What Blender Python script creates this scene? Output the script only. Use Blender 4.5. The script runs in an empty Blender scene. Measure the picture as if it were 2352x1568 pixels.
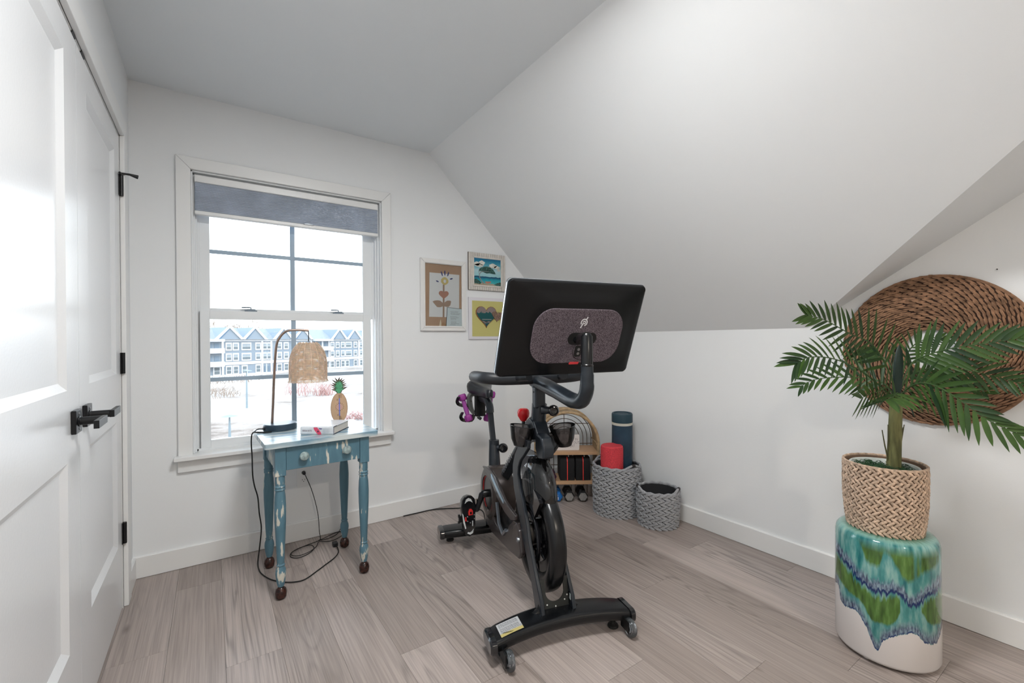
import bpy, bmesh, math, random
from mathutils import Vector, Matrix
from mathutils.geometry import tessellate_polygon
from math import sin, cos, pi, radians, sqrt, atan2
random.seed(7)
SC = bpy.context.scene
COL = SC.collection

# ------------------------------------------------------------------ camera
CAMZ = 1.15
yaw, pitch, roll = .5951, -.0034, -.0072
F = Vector((sin(yaw)*cos(pitch), cos(yaw)*cos(pitch), sin(pitch)))
r0 = Vector((cos(yaw), -sin(yaw), 0)); u0 = r0.cross(F)
RT = r0*cos(roll)+u0*sin(roll); UP = -r0*sin(roll)+u0*cos(roll)
cam = bpy.data.cameras.new('camera'); cam.sensor_width = 36; cam.lens = 1019.38/2352*36
cam.clip_start = .02; cam.clip_end = 600
co = bpy.data.objects.new('camera', cam); COL.objects.link(co)
co.matrix_world = Matrix(((RT.x, UP.x, -F.x, 0), (RT.y, UP.y, -F.y, 0), (RT.z, UP.z, -F.z, CAMZ), (0, 0, 0, 1)))
SC.camera = co
# ------------------------------------------------------------------ world, sun, big lights, exposure
SC.view_settings.view_transform = 'Standard'; SC.view_settings.look = 'None'
SC.view_settings.gamma = 1.0; SC.view_settings.use_curve_mapping = False
SC.view_settings.exposure = 0.1
W = bpy.data.worlds.new('world'); SC.world = W; W.use_nodes = True
wn = W.node_tree.nodes; wl = W.node_tree.links
bg = wn['Background']
tc = wn.new('ShaderNodeTexCoord'); sp = wn.new('ShaderNodeSeparateXYZ'); mr = wn.new('ShaderNodeMapRange')
mx = wn.new('ShaderNodeMix'); mx.data_type = 'RGBA'
wl.new(tc.outputs['Generated'], sp.inputs[0]); wl.new(sp.outputs['Z'], mr.inputs['Value'])
mr.inputs['From Min'].default_value = 0.0; mr.inputs['From Max'].default_value = .8
wl.new(mr.outputs[0], mx.inputs['Factor'])
mx.inputs['A'].default_value = (.93, .97, 1.0, 1); mx.inputs['B'].default_value = (.62, .80, 1.0, 1)
wl.new(mx.outputs['Result'], bg.inputs['Color']); bg.inputs['Strength'].default_value = 5.2


def area(name, loc, rot, sx, sy, power, col, portal=False, spread=180):
    l = bpy.data.lights.new(name, 'AREA'); l.shape = 'RECTANGLE'; l.size = sx; l.size_y = sy
    l.energy = power; l.color = col; l.spread = radians(spread)
    if portal: l.cycles.is_portal = True
    o = bpy.data.objects.new(name, l); COL.objects.link(o); o.location = loc; o.rotation_euler = rot
    return o


sun = bpy.data.lights.new('sun', 'SUN'); sun.energy = 1.2; sun.color = (1, .95, .88); sun.angle = .01
so = bpy.data.objects.new('sun', sun); COL.objects.link(so)
so.rotation_euler = Vector((.55, -.62, .56)).to_track_quat('Z', 'Y').to_euler()
area('window_portal', (.4, 3.02, 1.2), (radians(-90), 0, 0), .9, 1.3, 1, (1, 1, 1), portal=True)

# ------------------------------------------------------------------ materials
MATS = {}


def mat(name, col, rough=.5, metal=0, spec=.5, var=0, vscale=5, bump=0, bscale=60, trans=0, alpha=1, coat=0, emit=0, sub=0, ior=1.45, stretch=None):
    if name in MATS: return MATS[name]
    m = bpy.data.materials.new(name); m.use_nodes = True
    n = m.node_tree.nodes; l = m.node_tree.links; b = n['Principled BSDF']
    c = (*col, 1)
    b.inputs['Base Color'].default_value = c; b.inputs['Roughness'].default_value = rough
    b.inputs['Metallic'].default_value = metal; b.inputs['Specular IOR Level'].default_value = spec
    b.inputs['IOR'].default_value = ior
    b.inputs['Transmission Weight'].default_value = trans; b.inputs['Alpha'].default_value = alpha
    b.inputs['Coat Weight'].default_value = coat; b.inputs['Coat Roughness'].default_value = .08
    if emit:
        b.inputs['Emission Color'].default_value = c; b.inputs['Emission Strength'].default_value = emit
    if sub: b.inputs['Subsurface Weight'].default_value = sub
    t = n.new('ShaderNodeTexCoord'); src = t.outputs['Object']
    if stretch:
        mp = n.new('ShaderNodeMapping'); mp.inputs['Scale'].default_value = stretch
        l.new(src, mp.inputs[0]); src = mp.outputs[0]
    if var:
        nz = n.new('ShaderNodeTexNoise'); nz.inputs['Scale'].default_value = vscale; nz.inputs['Detail'].default_value = 4
        l.new(src, nz.inputs['Vector'])
        cr = n.new('ShaderNodeValToRGB'); cr.color_ramp.elements[0].position = .3; cr.color_ramp.elements[1].position = .7
        cr.color_ramp.elements[0].color = (*[max(0, x*(1-var)) for x in col], 1)
        cr.color_ramp.elements[1].color = (*[min(1, x*(1+var)) for x in col], 1)
        l.new(nz.outputs['Fac'], cr.inputs[0]); l.new(cr.outputs[0], b.inputs['Base Color'])
    if bump:
        nb = n.new('ShaderNodeTexNoise'); nb.inputs['Scale'].default_value = bscale; nb.inputs['Detail'].default_value = 2
        l.new(src, nb.inputs['Vector'])
        bp = n.new('ShaderNodeBump'); bp.inputs['Strength'].default_value = bump; bp.inputs['Distance'].default_value = .002
        l.new(nb.outputs['Fac'], bp.inputs['Height']); l.new(bp.outputs[0], b.inputs['Normal'])
    MATS[name] = m
    return m


def nodes_of(m): return m.node_tree.nodes, m.node_tree.links, m.node_tree.nodes['Principled BSDF']


def glass_mat(name, tint=(1, 1, 1), rough=0.0, refl=1.5, opac=0.0, opcol=(.1, .1, .1)):
    if name in MATS: return MATS[name]
    m = bpy.data.materials.new(name); m.use_nodes = True; n = m.node_tree.nodes; l = m.node_tree.links
    n.remove(n['Principled BSDF']); out = n['Material Output']
    tr = n.new('ShaderNodeBsdfTransparent'); tr.inputs[0].default_value = (*tint, 1)
    gl = n.new('ShaderNodeBsdfGlossy'); gl.inputs['Roughness'].default_value = rough
    fr = n.new('ShaderNodeFresnel'); fr.inputs['IOR'].default_value = refl
    ms = n.new('ShaderNodeMixShader'); l.new(fr.outputs[0], ms.inputs[0]); l.new(tr.outputs[0], ms.inputs[1]); l.new(gl.outputs[0], ms.inputs[2])
    last = ms
    if opac:
        df = n.new('ShaderNodeBsdfDiffuse'); df.inputs[0].default_value = (*opcol, 1)
        m2 = n.new('ShaderNodeMixShader'); m2.inputs[0].default_value = opac
        l.new(ms.outputs[0], m2.inputs[1]); l.new(df.outputs[0], m2.inputs[2]); last = m2
    l.new(last.outputs[0], out.inputs[0]); MATS[name] = m
    return m


def plank_mat():
    m = mat('floor_wood', (.33, .28, .25), .42)
    n, l, b = nodes_of(m)
    tcn = n.new('ShaderNodeTexCoord'); oi = n.new('ShaderNodeObjectInfo')
    off = n.new('ShaderNodeVectorMath'); off.operation = 'SCALE'; off.inputs['Scale'].default_value = 37
    cmb = n.new('ShaderNodeCombineXYZ'); l.new(oi.outputs['Random'], cmb.inputs[0]); l.new(oi.outputs['Random'], cmb.inputs[1]); l.new(oi.outputs['Random'], cmb.inputs[2])
    l.new(cmb.outputs[0], off.inputs[0])
    def mapped(sc):
        mp = n.new('ShaderNodeMapping'); mp.inputs['Scale'].default_value = sc; l.new(tcn.outputs['Object'], mp.inputs[0])
        ad = n.new('ShaderNodeVectorMath'); ad.operation = 'ADD'; l.new(mp.outputs[0], ad.inputs[0]); l.new(off.outputs[0], ad.inputs[1])
        return ad.outputs[0]
    def noise(vec, sc, det=2, dist=0):
        z = n.new('ShaderNodeTexNoise'); z.inputs['Scale'].default_value = sc; z.inputs['Detail'].default_value = det
        z.inputs['Distortion'].default_value = dist; l.new(vec, z.inputs['Vector']); return z.outputs['Fac']
    def math_(op, a, bb=None, cl=False):
        k = n.new('ShaderNodeMath'); k.operation = op; k.use_clamp = cl
        for i, v in enumerate((a, bb)):
            if v is None: continue
            if isinstance(v, (int, float)): k.inputs[i].default_value = v
            else: l.new(v, k.inputs[i])
        return k.outputs[0]
    big = noise(mapped((6.2, .50, 1)), 1.0, 2.0, .35)
    ring = math_('SINE', math_('MULTIPLY', big, 120))
    ring = math_('POWER', math_('MULTIPLY', math_('ADD', ring, 1), .5), 4.0)
    fine = noise(mapped((190, 3.2, 1)), 1.0, 4)
    rmask = math_('MULTIPLY', math_('SUBTRACT', noise(mapped((5, .5, 3)), 1.0, 1), .40, True), 5.0, True)
    mid = noise(mapped((45, 1.6, 1)), 1.0, 3)
    vo = n.new('ShaderNodeTexVoronoi'); vo.inputs['Scale'].default_value = 1.0; l.new(mapped((6, 2.0, 1)), vo.inputs['Vector'])
    knot = math_('SUBTRACT', 1, math_('MULTIPLY', vo.outputs['Distance'], 11), True)
    cr = n.new('ShaderNodeValToRGB'); e = cr.color_ramp.elements
    e[0].position = 0; e[0].color = (.250, .205, .183, 1); e[1].position = 1; e[1].color = (.475, .410, .378, 1)
    l.new(math_('ADD', math_('MULTIPLY', oi.outputs['Random'], .55), math_('MULTIPLY', mid, .45)), cr.inputs[0])
    # darken along rings and fibres
    k = math_('SUBTRACT', 1.16, math_('MULTIPLY', math_('MULTIPLY', ring, rmask), .30))
    k = math_('SUBTRACT', k, math_('MULTIPLY', math_('SUBTRACT', fine, .36, True), .95))
    k = math_('MULTIPLY', k, math_('SUBTRACT', 1, math_('MULTIPLY', knot, .5)))
    mm = n.new('ShaderNodeVectorMath'); mm.operation = 'SCALE'; l.new(cr.outputs[0], mm.inputs[0]); l.new(k, mm.inputs['Scale'])
    l.new(mm.outputs[0], b.inputs['Base Color'])
    bp = n.new('ShaderNodeBump'); bp.inputs['Strength'].default_value = .18; bp.inputs['Distance'].default_value = .001
    l.new(fine, bp.inputs['Height']); l.new(bp.outputs[0], b.inputs['Normal'])
    return m


wallm = mat('wall_paint', (.85, .862, .868), .75, spec=.25, bump=.12, bscale=260)
ceilm = mat('ceiling_paint', (.83, .865, .89), .8, spec=.2, bump=.12, bscale=200)
trimm = mat('trim_paint', (.84, .84, .83), .32, spec=.5)
doorm = mat('door_paint', (.80, .81, .82), .24, spec=.9, bump=.10, bscale=130)
vinyl = mat('window_vinyl', (.82, .84, .85), .4)
blackm = mat('black_metal', (.012, .012, .013), .35, .3)
blackp = mat('black_plastic', (.012, .012, .014), .42)
gloss = mat('gloss_black', (.008, .008, .010), .12, coat=.6)
satin = mat('satin_dark_steel', (.045, .055, .068), .38, .55, spec=.6)
rubber = mat('black_rubber', (.01, .01, .01), .7)
floorm = plank_mat()


# ------------------------------------------------------------------ geometry helpers
class G:
    def __init__(s): s.bm = bmesh.new(); s.mi = 0
    def V(s, p): return s.bm.verts.new(p)
    def f(s, vs):
        try: fc = s.bm.faces.new(vs); fc.material_index = s.mi; return fc
        except ValueError: return None
    def box(s, x0, x1, y0, y1, z0, z1, M=None):
        v = [s.V(M @ Vector(p) if M else p) for p in ((x0, y0, z0), (x1, y0, z0), (x1, y1, z0), (x0, y1, z0), (x0, y0, z1), (x1, y0, z1), (x1, y1, z1), (x0, y1, z1))]
        for q in ((0, 3, 2, 1), (4, 5, 6, 7), (0, 1, 5, 4), (1, 2, 6, 5), (2, 3, 7, 6), (3, 0, 4, 7)): s.f([v[i] for i in q])
        return s
    def prism(s, poly, h0, h1, M=None, ax='z'):
        """poly of (a,b); extruded along ax between h0 and h1. ax x: (a,b)->(y,z); y: (x,z); z: (x,y)"""
        def P(a, b, h):
            v = Vector((h, a, b)) if ax == 'x' else Vector((a, h, b)) if ax == 'y' else Vector((a, b, h))
            return M @ v if M else v
        A = [s.V(P(a, b, h0)) for a, b in poly]; B = [s.V(P(a, b, h1)) for a, b in poly]
        k = len(poly)
        if k > 4:
            for t in tessellate_polygon([[Vector((a, b, 0)) for a, b in poly]]):
                s.f([A[t[0]], A[t[1]], A[t[2]]]); s.f([B[t[2]], B[t[1]], B[t[0]]])
        else: s.f(A[::-1]); s.f(B)
        for i in range(k): s.f([A[i], A[(i+1) % k], B[(i+1) % k], B[i]])
        return s
    def tube(s, pts, r, n=8, closed=False, sx=1.0, up=None, cap=True):
        pts = [Vector(p) for p in pts]; k = len(pts); R = r if isinstance(r, (list, tuple)) else [r]*k
        rings = []; prev = None
        for i, p in enumerate(pts):
            if closed: t = (pts[(i+1) % k]-pts[i-1])
            else: t = pts[min(i+1, k-1)]-pts[max(i-1, 0)]
            if t.length < 1e-9: t = Vector((0, 0, 1))
            t.normalize()
            if prev is None:
                a = Vector(up) if up else (Vector((0, 0, 1)) if abs(t.z) < .9 else Vector((1, 0, 0)))
            else: a = prev
            if up: a = Vector(up)
            a = (a-t*a.dot(t));
            if a.length < 1e-6: a = t.orthogonal()
            a.normalize(); prev = a; b = t.cross(a)
            rings.append([s.V(p+a*(R[i]*cos(2*pi*j/n))+b*(R[i]*sx*sin(2*pi*j/n))) for j in range(n)])
        m = k if closed else k-1
        for i in range(m):
            A = rings[i]; B = rings[(i+1) % k]
            for j in range(n): s.f([A[j], A[(j+1) % n], B[(j+1) % n], B[j]])
        if cap and not closed: s.f(rings[0][::-1]); s.f(rings[-1])
        return s
    def lathe(s, prof, n=24, M=None, a0=0, a1=2*pi, closedprof=False):
        full = abs(a1-a0-2*pi) < 1e-6; m = n if full else n+1
        rings = []
        for r, z in prof:
            rr = []
            for j in range(m):
                a = a0+(a1-a0)*j/n; v = Vector((max(r, 1e-5)*cos(a), max(r, 1e-5)*sin(a), z)); rr.append(s.V(M @ v if M else v))
            rings.append(rr)
        L = len(prof)
        for i in range(L if closedprof else L-1):
            A = rings[i]; B = rings[(i+1) % L]
            for j in range(n if full else m-1): s.f([A[j], A[(j+1) % m], B[(j+1) % m], B[j]])
        if full and not closedprof:
            if prof[0][0] > 1e-4: s.f(rings[0][::-1])
            if prof[-1][0] > 1e-4: s.f(rings[-1])
        return s
    def strand(s, p, d, nrm, L, w, t, n=6):
        """plump spindle centred at p along d, flattened along nrm"""
        d = Vector(d).normalized(); nrm = Vector(nrm); nrm = (nrm-d*nrm.dot(d)).normalized(); b = d.cross(nrm); p = Vector(p)
        rings = []
        for u, k in ((-.5, .35), (-.28, .9), (0, 1), (.28, .9), (.5, .35)):
            rings.append([s.V(p+d*(L*u)+b*(w*.5*k*cos(2*pi*j/n))+nrm*(t*.5*k*sin(2*pi*j/n))) for j in range(n)])
        for i in range(4):
            for j in range(n): s.f([rings[i][j], rings[i][(j+1) % n], rings[i+1][(j+1) % n], rings[i+1][j]])
        s.f(rings[0][::-1]); s.f(rings[-1])
        return s
    def ball(s, c, r, nu=16, nv=10, sc=(1, 1, 1), M=None):
        prof = [(r*sin(pi*i/nv), -r*cos(pi*i/nv)) for i in range(nv+1)]
        MM = (M or Matrix()) @ Matrix.Translation(c) @ Matrix.Diagonal((*sc, 1))
        return s.lathe(prof, nu, MM)


def obj(name, g, m, parent=None, smooth=True, bev=0, seg=2, ang=35, loc=None):
    me = bpy.data.meshes.new(name)
    bmesh.ops.recalc_face_normals(g.bm, faces=g.bm.faces)
    g.bm.to_mesh(me); g.bm.free()
    for x in (m if isinstance(m, (list, tuple)) else [m]): me.materials.append(x)
    if smooth:
        me.shade_smooth(); me.set_sharp_from_angle(angle=radians(ang))
    o = bpy.data.objects.new(name, me); COL.objects.link(o)
    if bev:
        b = o.modifiers.new('bevel', 'BEVEL'); b.width = bev; b.segments = seg; b.limit_method = 'ANGLE'; b.angle_limit = radians(40)
        me.shade_smooth(); b.harden_normals = True
    if parent: o.parent = parent
    if loc: o.location = loc
    return o


def tag(o, label, cat, group=None):
    o['label'] = label; o['category'] = cat
    if group: o['group'] = group
    return o


def thing(name, label, cat, loc=(0, 0, 0), rz=0, group=None):
    o = bpy.data.objects.new(name, None); COL.objects.link(o); o.location = loc; o.rotation_euler = (0, 0, rz); o.empty_display_size = .05
    return tag(o, label, cat, group)


def struct(name, g, m, **k):
    o = obj(name, g, m, **k); o['kind'] = 'structure'; return o


def sempty(name):
    o = bpy.data.objects.new(name, None); COL.objects.link(o); o['kind'] = 'structure'; return o


def stuff(o): o['kind'] = 'stuff'; return o


def copy_tree(o, parent=None):
    c = o.copy(); COL.objects.link(c); c.parent = parent
    for ch in list(o.children): copy_tree(ch, c)
    return c


def text_mesh(name, s, size, M, m, parent=None, depth=.0006, align='CENTER', spacing=1.0, sx=1.0):
    cu = bpy.data.curves.new(name, 'FONT'); cu.body = s; cu.size = size; cu.extrude = depth; cu.align_x = align; cu.align_y = 'CENTER'
    cu.space_character = spacing; cu.resolution_u = 2
    t = bpy.data.objects.new('tmp', cu); COL.objects.link(t)
    bpy.context.view_layer.update()
    me = bpy.data.meshes.new_from_object(t); bpy.data.objects.remove(t); bpy.data.curves.remove(cu)
    me.transform(Matrix.Diagonal((sx, 1, 1, 1))); me.materials.clear(); me.materials.append(m)
    o = bpy.data.objects.new(name, me); COL.objects.link(o)
    if parent: o.parent = parent
    o.matrix_basis = M
    return o


def rrect(w, h, r, n=5, cx=0, cy=0):
    P = []
    for qx, qy, a in ((1, 1, 0), (-1, 1, 90), (-1, -1, 180), (1, -1, 270)):
        for i in range(n+1):
            t = radians(a+90*i/n); P.append((cx+qx*(w/2-r)+r*cos(t), cy+qy*(h/2-r)+r*sin(t)))
    return P


def catmull(P, k=6):
    P = [Vector(p) for p in P]; out = []
    for i in range(len(P)-1):
        a = P[max(i-1, 0)]; b = P[i]; c = P[i+1]; d = P[min(i+2, len(P)-1)]
        for j in range(k):
            t = j/k; out.append(.5*((2*b)+(c-a)*t+(2*a-5*b+4*c-d)*t*t+(-a+3*b-3*c+d)*t**3))
    out.append(P[-1]); return out


# ------------------------------------------------------------------ ROOM SHELL
XL, XR, YW, YB = -.326, 2.464, 2.824, -4.2
HC, HK, XC = 2.427, 1.199, 1.240
SL = (HC-HK)/(XR-XC)
T = .12
# floor slab and planks
g = G(); g.box(XL-T, XR+T, YB-T, YW+T, -.12, -.008)
floor = struct('floor', g, mat('subfloor', (.05, .045, .04), .8), smooth=False)
PW, PL = .1775, 1.22
offs = {0: 1.864, -1: 2.57, 1: 2.505, 2: 2.22, 3: 1.577, 4: 2.51, 5: 2.0, 6: 1.057, 7: 1.95, 8: .806, 9: 1.35, 10: .62, 11: 1.654, 12: .25, 13: 1.055, -2: 2.1}
for k in range(-3, 14):
    x0 = .033+PW*k; x1 = x0+PW
    if x1 < XL or x0 > XR: continue
    x0 = max(x0, XL-.04); x1 = min(x1, XR)
    y = offs.get(k, 1.3)
    while y < YW: y += PL
    while y > YB:
        a = max(y-PL, YB); b = min(y, YW)
        if b-a > .02:
            g = G(); g.box(0, x1-x0-.0008, 0, b-a-.0008, -.008, 0)
            o = obj('plank', g, floorm, floor, smooth=False, loc=(x0+.0004, a+.0004, 0))
        y -= PL
# window wall
OX0, OX1, OZ0, OZ1 = -.083, .905, .552, 2.04     # casing opening
g = G()
g.prism([(XL-T, 0), (OX0, 0), (OX0, HC), (XL-T, HC)], YW, YW+.16, ax='y')
g.prism([(OX0, 0), (OX1, 0), (OX1, OZ0), (OX0, OZ0)], YW, YW+.16, ax='y')
g.prism([(OX0, OZ1), (OX1, OZ1), (OX1, HC), (OX0, HC)], YW, YW+.16, ax='y')
g.prism([(OX1, 0), (XR+T, 0), (XR+T, HK-T*SL), (XC, HC), (OX1, HC)], YW, YW+.16, ax='y')
struct('wall_back', g, wallm, smooth=False)
# left wall with closet opening
DY0, DY1, DZ = 1.0775, 2.548, 2.052
g = G()
g.box(XL-T, XL, DY1, YW, 0, HC); g.box(XL-T, XL, DY0, DY1, DZ, HC); g.box(XL-T, XL, YB, DY0, 0, HC)
g.box(XL-T-.02, XL-T, DY0-.1, DY1+.1, 0, DZ+.1)
struct('wall_left', g, wallm, smooth=False)
g = G(); g.box(XL-T, XR+T, YB-T, YB, 0, HC+.1)
struct('wall_front', g, wallm, smooth=False)
# knee wall and dormer gable with its window opening (behind the frame's right edge)
g = G()
g.prism([(0, 0), (YW+.1, 0), (YW+.1, HK), (1.01, HK), (0, 1.872)], XR, XR+T, ax='x')
g.prism([(YB-.1, 0), (-1.2, 0), (-1.2, 1.872), (-2.21, HK), (YB-.1, HK)], XR, XR+T, ax='x')
g.prism([(-1.2, 0), (0, 0), (0, 1.872), (-.6, 2.271), (-1.2, 1.872)], XR, XR+T, ax='x')
struct('wall_right', g, wallm, smooth=False)
# flat ceiling, slope with the dormer cut out, dormer cheeks
g = G(); g.box(XL-T, XC, YB-T, YW+T, HC, HC+.1)
struct('ceiling', g, ceilm, smooth=False)
g = G()
def sz(x): return HC-(x-XC)*SL
for pl in ([(XC, YW+T), (XR+.02, YW+T), (XR+.02, 1.04), (1.395, -.6), (XC, -.6)], [(XC, -.6), (1.395, -.6), (XR+.02, -2.24), (XR+.02, YB-T), (XC, YB-T)]):
    A = [g.V((x, y, sz(x))) for x, y in pl]; B = [g.V((x+.07, y, sz(x)+.07)) for x, y in pl]
    g.f(A); g.f(B[::-1])
    for i in range(len(pl)): g.f([A[i], B[i], B[(i+1) % len(pl)], A[(i+1) % len(pl)]])
struct('ceiling_slope', g, wallm, smooth=False)
g = G()
for s in (1, -1):
    ye = -.6+1.64*s
    P = [(1.395, -.6, 2.271), (XR+.02, ye, HK-.02), (XR+.02, -.6, 2.271)]
    A = [g.V(p) for p in P]; B = [g.V((p[0], p[1]+.03*s, p[2]+.05)) for p in P]
    g.f(A); g.f(B[::-1])
    for i in range(3): g.f([A[i], B[i], B[(i+1) % 3], A[(i+1) % 3]])
struct('ceiling_dormer', g, ceilm, smooth=False)
clear = glass_mat('clear_glass', (.97, .98, .98))
# baseboards
HB, BT = .106, .014
def base_profile(name, p0, p1, nrm):
    g = G(); p0 = Vector(p0); p1 = Vector(p1); n = Vector(nrm)
    prof = [(0, .002), (BT, .002), (BT, HB-.004), (BT-.004, HB), (0, HB)]
    A = [g.V(p0+n*a+Vector((0, 0, b))) for a, b in prof]; B = [g.V(p1+n*a+Vector((0, 0, b))) for a, b in prof]
    g.f(A); g.f(B[::-1])
    for i in range(5): g.f([A[i], A[(i+1) % 5], B[(i+1) % 5], B[i]])
    return struct(name, g, trimm, smooth=False)
base_profile('baseboard_back', (XL, YW, 0), (XR, YW, 0), (0, -1, 0))
base_profile('baseboard_right', (XR, YB, 0), (XR, YW-BT, 0), (-1, 0, 0))
base_profile('baseboard_left', (XL, 2.632, 0), (XL, YW-BT, 0), (1, 0, 0))
base_profile('baseboard_front', (XL, YB, 0), (XR-BT, YB, 0), (0, 1, 0))
# closet casing (trim around the double doors)
g = G()
def mitre(g, a0, a1, z0, z1, w, lo, hi, ax, bottom=False):
    """mitred casing boards around opening a0..a1, z0..z1"""
    g.prism([(a0, z0), (a0-w, z0-(w if bottom else 0)), (a0-w, z1+w), (a0, z1)], lo, hi, ax=ax)
    g.prism([(a1, z0), (a1, z1), (a1+w, z1+w), (a1+w, z0-(w if bottom else 0))], lo, hi, ax=ax)
    g.prism([(a0, z1), (a0-w, z1+w), (a1+w, z1+w), (a1, z1)], lo, hi, ax=ax)
mitre(g, DY0, DY1+.004, 0, DZ, .078, XL, XL+.018, 'x')
struct('trim_1', g, trimm, smooth=False, bev=.003)
g = G()   # jamb with stop
g.box(XL-T, XL, DY1-.006, DY1+.004, 0, DZ); g.box(XL-T, XL, DY0-.004, DY0+.006, 0, DZ); g.box(XL-T, XL, DY0, DY1, DZ-.006, DZ+.004)
struct('trim_2', g, trimm, smooth=False)

# ------------------------------------------------------------------ CLOSET DOORS
def closet_door(name, y0, y1, stile_a, stile_b, handle_y, lever, hinge_y, hs):
    d = sempty(name)
    X0, X1 = XL-.036, XL-.001
    py0, py1 = y0+stile_a, y1-stile_b
    ZT, ZB = 2.042, .010
    g = G()
    rects = [(y0, py0, ZB, ZT), (py1, y1, ZB, ZT), (py0, py1, ZB, .298), (py0, py1, .822, 1.020), (py0, py1, 1.952, ZT)]
    for a, b, c, e in rects: g.box(X0, X1, a, b, c, e)
    obj('door_frame', g, doorm, d, smooth=False)
    for c, e in ((.298, .822), (1.020, 1.952)):
        g = G(); w = .022; dp = .013
        o_ = [(py0, c), (py1, c), (py1, e), (py0, e)]; i_ = [(py0+w, c+w), (py1-w, c+w), (py1-w, e-w), (py0+w, e-w)]
        A = [g.V((X1, *p)) for p in o_]; B = [g.V((X1-dp, *p)) for p in i_]
        for k in range(4): g.f([A[k], A[(k+1) % 4], B[(k+1) % 4], B[k]])
        g.f(B)
        obj('door_panel', g, doorm, d, smooth=False)
    # lever handle
    h = bpy.data.objects.new('door_handle', None); COL.objects.link(h); h.parent = d; h.location = (XL, handle_y, .927)
    g = G(); g.box(0, .011, -.033, .033, -.033, .033); obj('rosette', g, blackm, h, smooth=False, bev=.0015)
    g = G(); g.tube([(.011, 0, 0), (.013, 0, 0), (.014, 0, 0), (.062, 0, 0)], [.016, .016, .0115, .0115], 16)
    g.box(.058, .070, -.012 if lever > 0 else -.105, .105 if lever > 0 else .012, -.011, .011)
    obj('lever', g, blackm, h, bev=.002)
    for zz in (.021, -.021):
        g = G(); g.tube([(.0105, .0, zz), (.0125, .0, zz)], .004, 10); obj('screw', g, mat('screw_steel', (.3, .3, .31), .35, .8), h)
    for hz in (1.832, 1.062, .325):
        g = G(); g.tube([(XL+.007, hinge_y, hz-.045), (XL+.007, hinge_y, hz+.045)], .0075, 12); g.box(XL-.001, XL+.003, hinge_y-.016, hinge_y+.016, hz-.045, hz+.045)
        obj('hinge', g, blackm, d)
    if hs:   # hinge pin door stop
        g = G(); g.tube([(XL+.007, hinge_y, 1.885), (XL+.035, hinge_y+.004, 1.886), (XL+.062, hinge_y+.012, 1.882)], [.004, .005, .009], 10)
        g.tube([(XL+.006, hinge_y-.004, 1.879), (XL+.006, hinge_y-.028, 1.879)], .005, 8)
        obj('hinge_stop', g, blackm, d)
    g = G(); g.box(XL-.02, XL+.002, (y1-.05 if not hs else y0+.055), (y1-.01 if not hs else y0+.10), ZT, ZT+.009); obj('ball_catch', g, blackm, d, bev=.002)
    return d
closet_door('door_1', 1.8145, 2.5412, .131, .100, 1.880, 1, 2.544, True)
closet_door('door_2', 1.085, 1.8115, .110, .131, 1.745, -1, 1.081, False)

# ------------------------------------------------------------------ WINDOW
win = sempty('window_1')
g = G(); w = .062
x0, x1, zt = OX0, OX1, OZ1
g2 = G(); g2.prism([(x0, .57), (x0-w, .57), (x0-w, zt+w), (x0, zt)], YW-.018, YW, ax='y'); obj('casing', g2, trimm, win, smooth=False, bev=.003)
g2 = G(); g2.prism([(x1, .57), (x1, zt), (x1+w-.004, zt+w), (x1+w-.004, .57)], YW-.018, YW, ax='y'); obj('casing', g2, trimm, win, smooth=False, bev=.003)
g2 = G(); g2.prism([(x0, zt), (x0-w, zt+w), (x1+w-.004, zt+w), (x1, zt)], YW-.018, YW, ax='y'); obj('casing', g2, trimm, win, smooth=False, bev=.003)
g2 = G(); g2.box(-.161, .967, YW-.058, YW, .552, .573); g2.box(x0, x1, YW, YW+.08, .552, .573); obj('window_stool', g2, trimm, win, smooth=False, bev=.004)
g2 = G(); g2.box(-.147, .955, YW-.018, YW, .488, .552); obj('apron', g2, trimm, win, smooth=False, bev=.002)
# jamb liner and stepped vinyl frame
g = G()
for k, (d0, d1, ins) in enumerate(((0, .03, 0.008), (.03, .055, .016), (.055, .085, .024), (.085, .15, .034))):
    a, b = YW+d0, YW+d1
    g.box(x0, x0+ins, a, b, .573, zt); g.box(x1-ins, x1, a, b, .573, zt); g.box(x0, x1, a, b, zt-ins, zt)
g.box(x0, x1, YW+.055, YW+.15, .552, .585)
obj('jamb', g, vinyl, win, smooth=False, bev=.0015)
def sash(nm, xa, xb, za, zb, ya, yb, gl, mull_x, mull_z, botrail, toprail, sw):
    s_ = bpy.data.objects.new(nm, None); COL.objects.link(s_); s_.parent = win
    gx0, gx1, gz0, gz1 = gl
    g = G()
    g.box(xa, gx0, ya, yb, za, zb); g.box(gx1, xb, ya, yb, za, zb); g.box(gx0, gx1, ya, yb, za, gz0); g.box(gx0, gx1, ya, yb, gz1, zb)
    obj('sash_frame', g, vinyl, s_, smooth=False, bev=.002)
    ym = (ya+yb)/2+.004
    g = G(); g.box(gx0, gx1, ym-.002, ym, gz0, gz1); obj('pane', g, clear, s_, smooth=False)
    mm = mat('muntin_backlit', (.36, .46, .56), .5)  # backlit blue-gray shade is put into the muntins' base colour
    g = G(); g.box(mull_x-.0125, mull_x+.0125, ym-.012, ym-.004, gz0, gz1); obj('muntin', g, mm, s_, smooth=False)
    g = G(); g.box(gx0, gx1, ym-.0135, ym-.0055, mull_z-.0105, mull_z+.0105); obj('muntin', g, mm, s_, smooth=False)
    return s_
sash('upper_sash', -.052, .874, 1.290, 2.03, YW+.088, YW+.118, (-.0047, .8120, 1.335, 1.99), .4025, 1.644, 0, 0, 0)
lo = sash('lower_sash', -.0505, .853, .582, 1.320, YW+.058, YW+.088, (-.0065, .8035, .624, 1.274), .4015, .948, 0, 0, 0)
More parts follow.
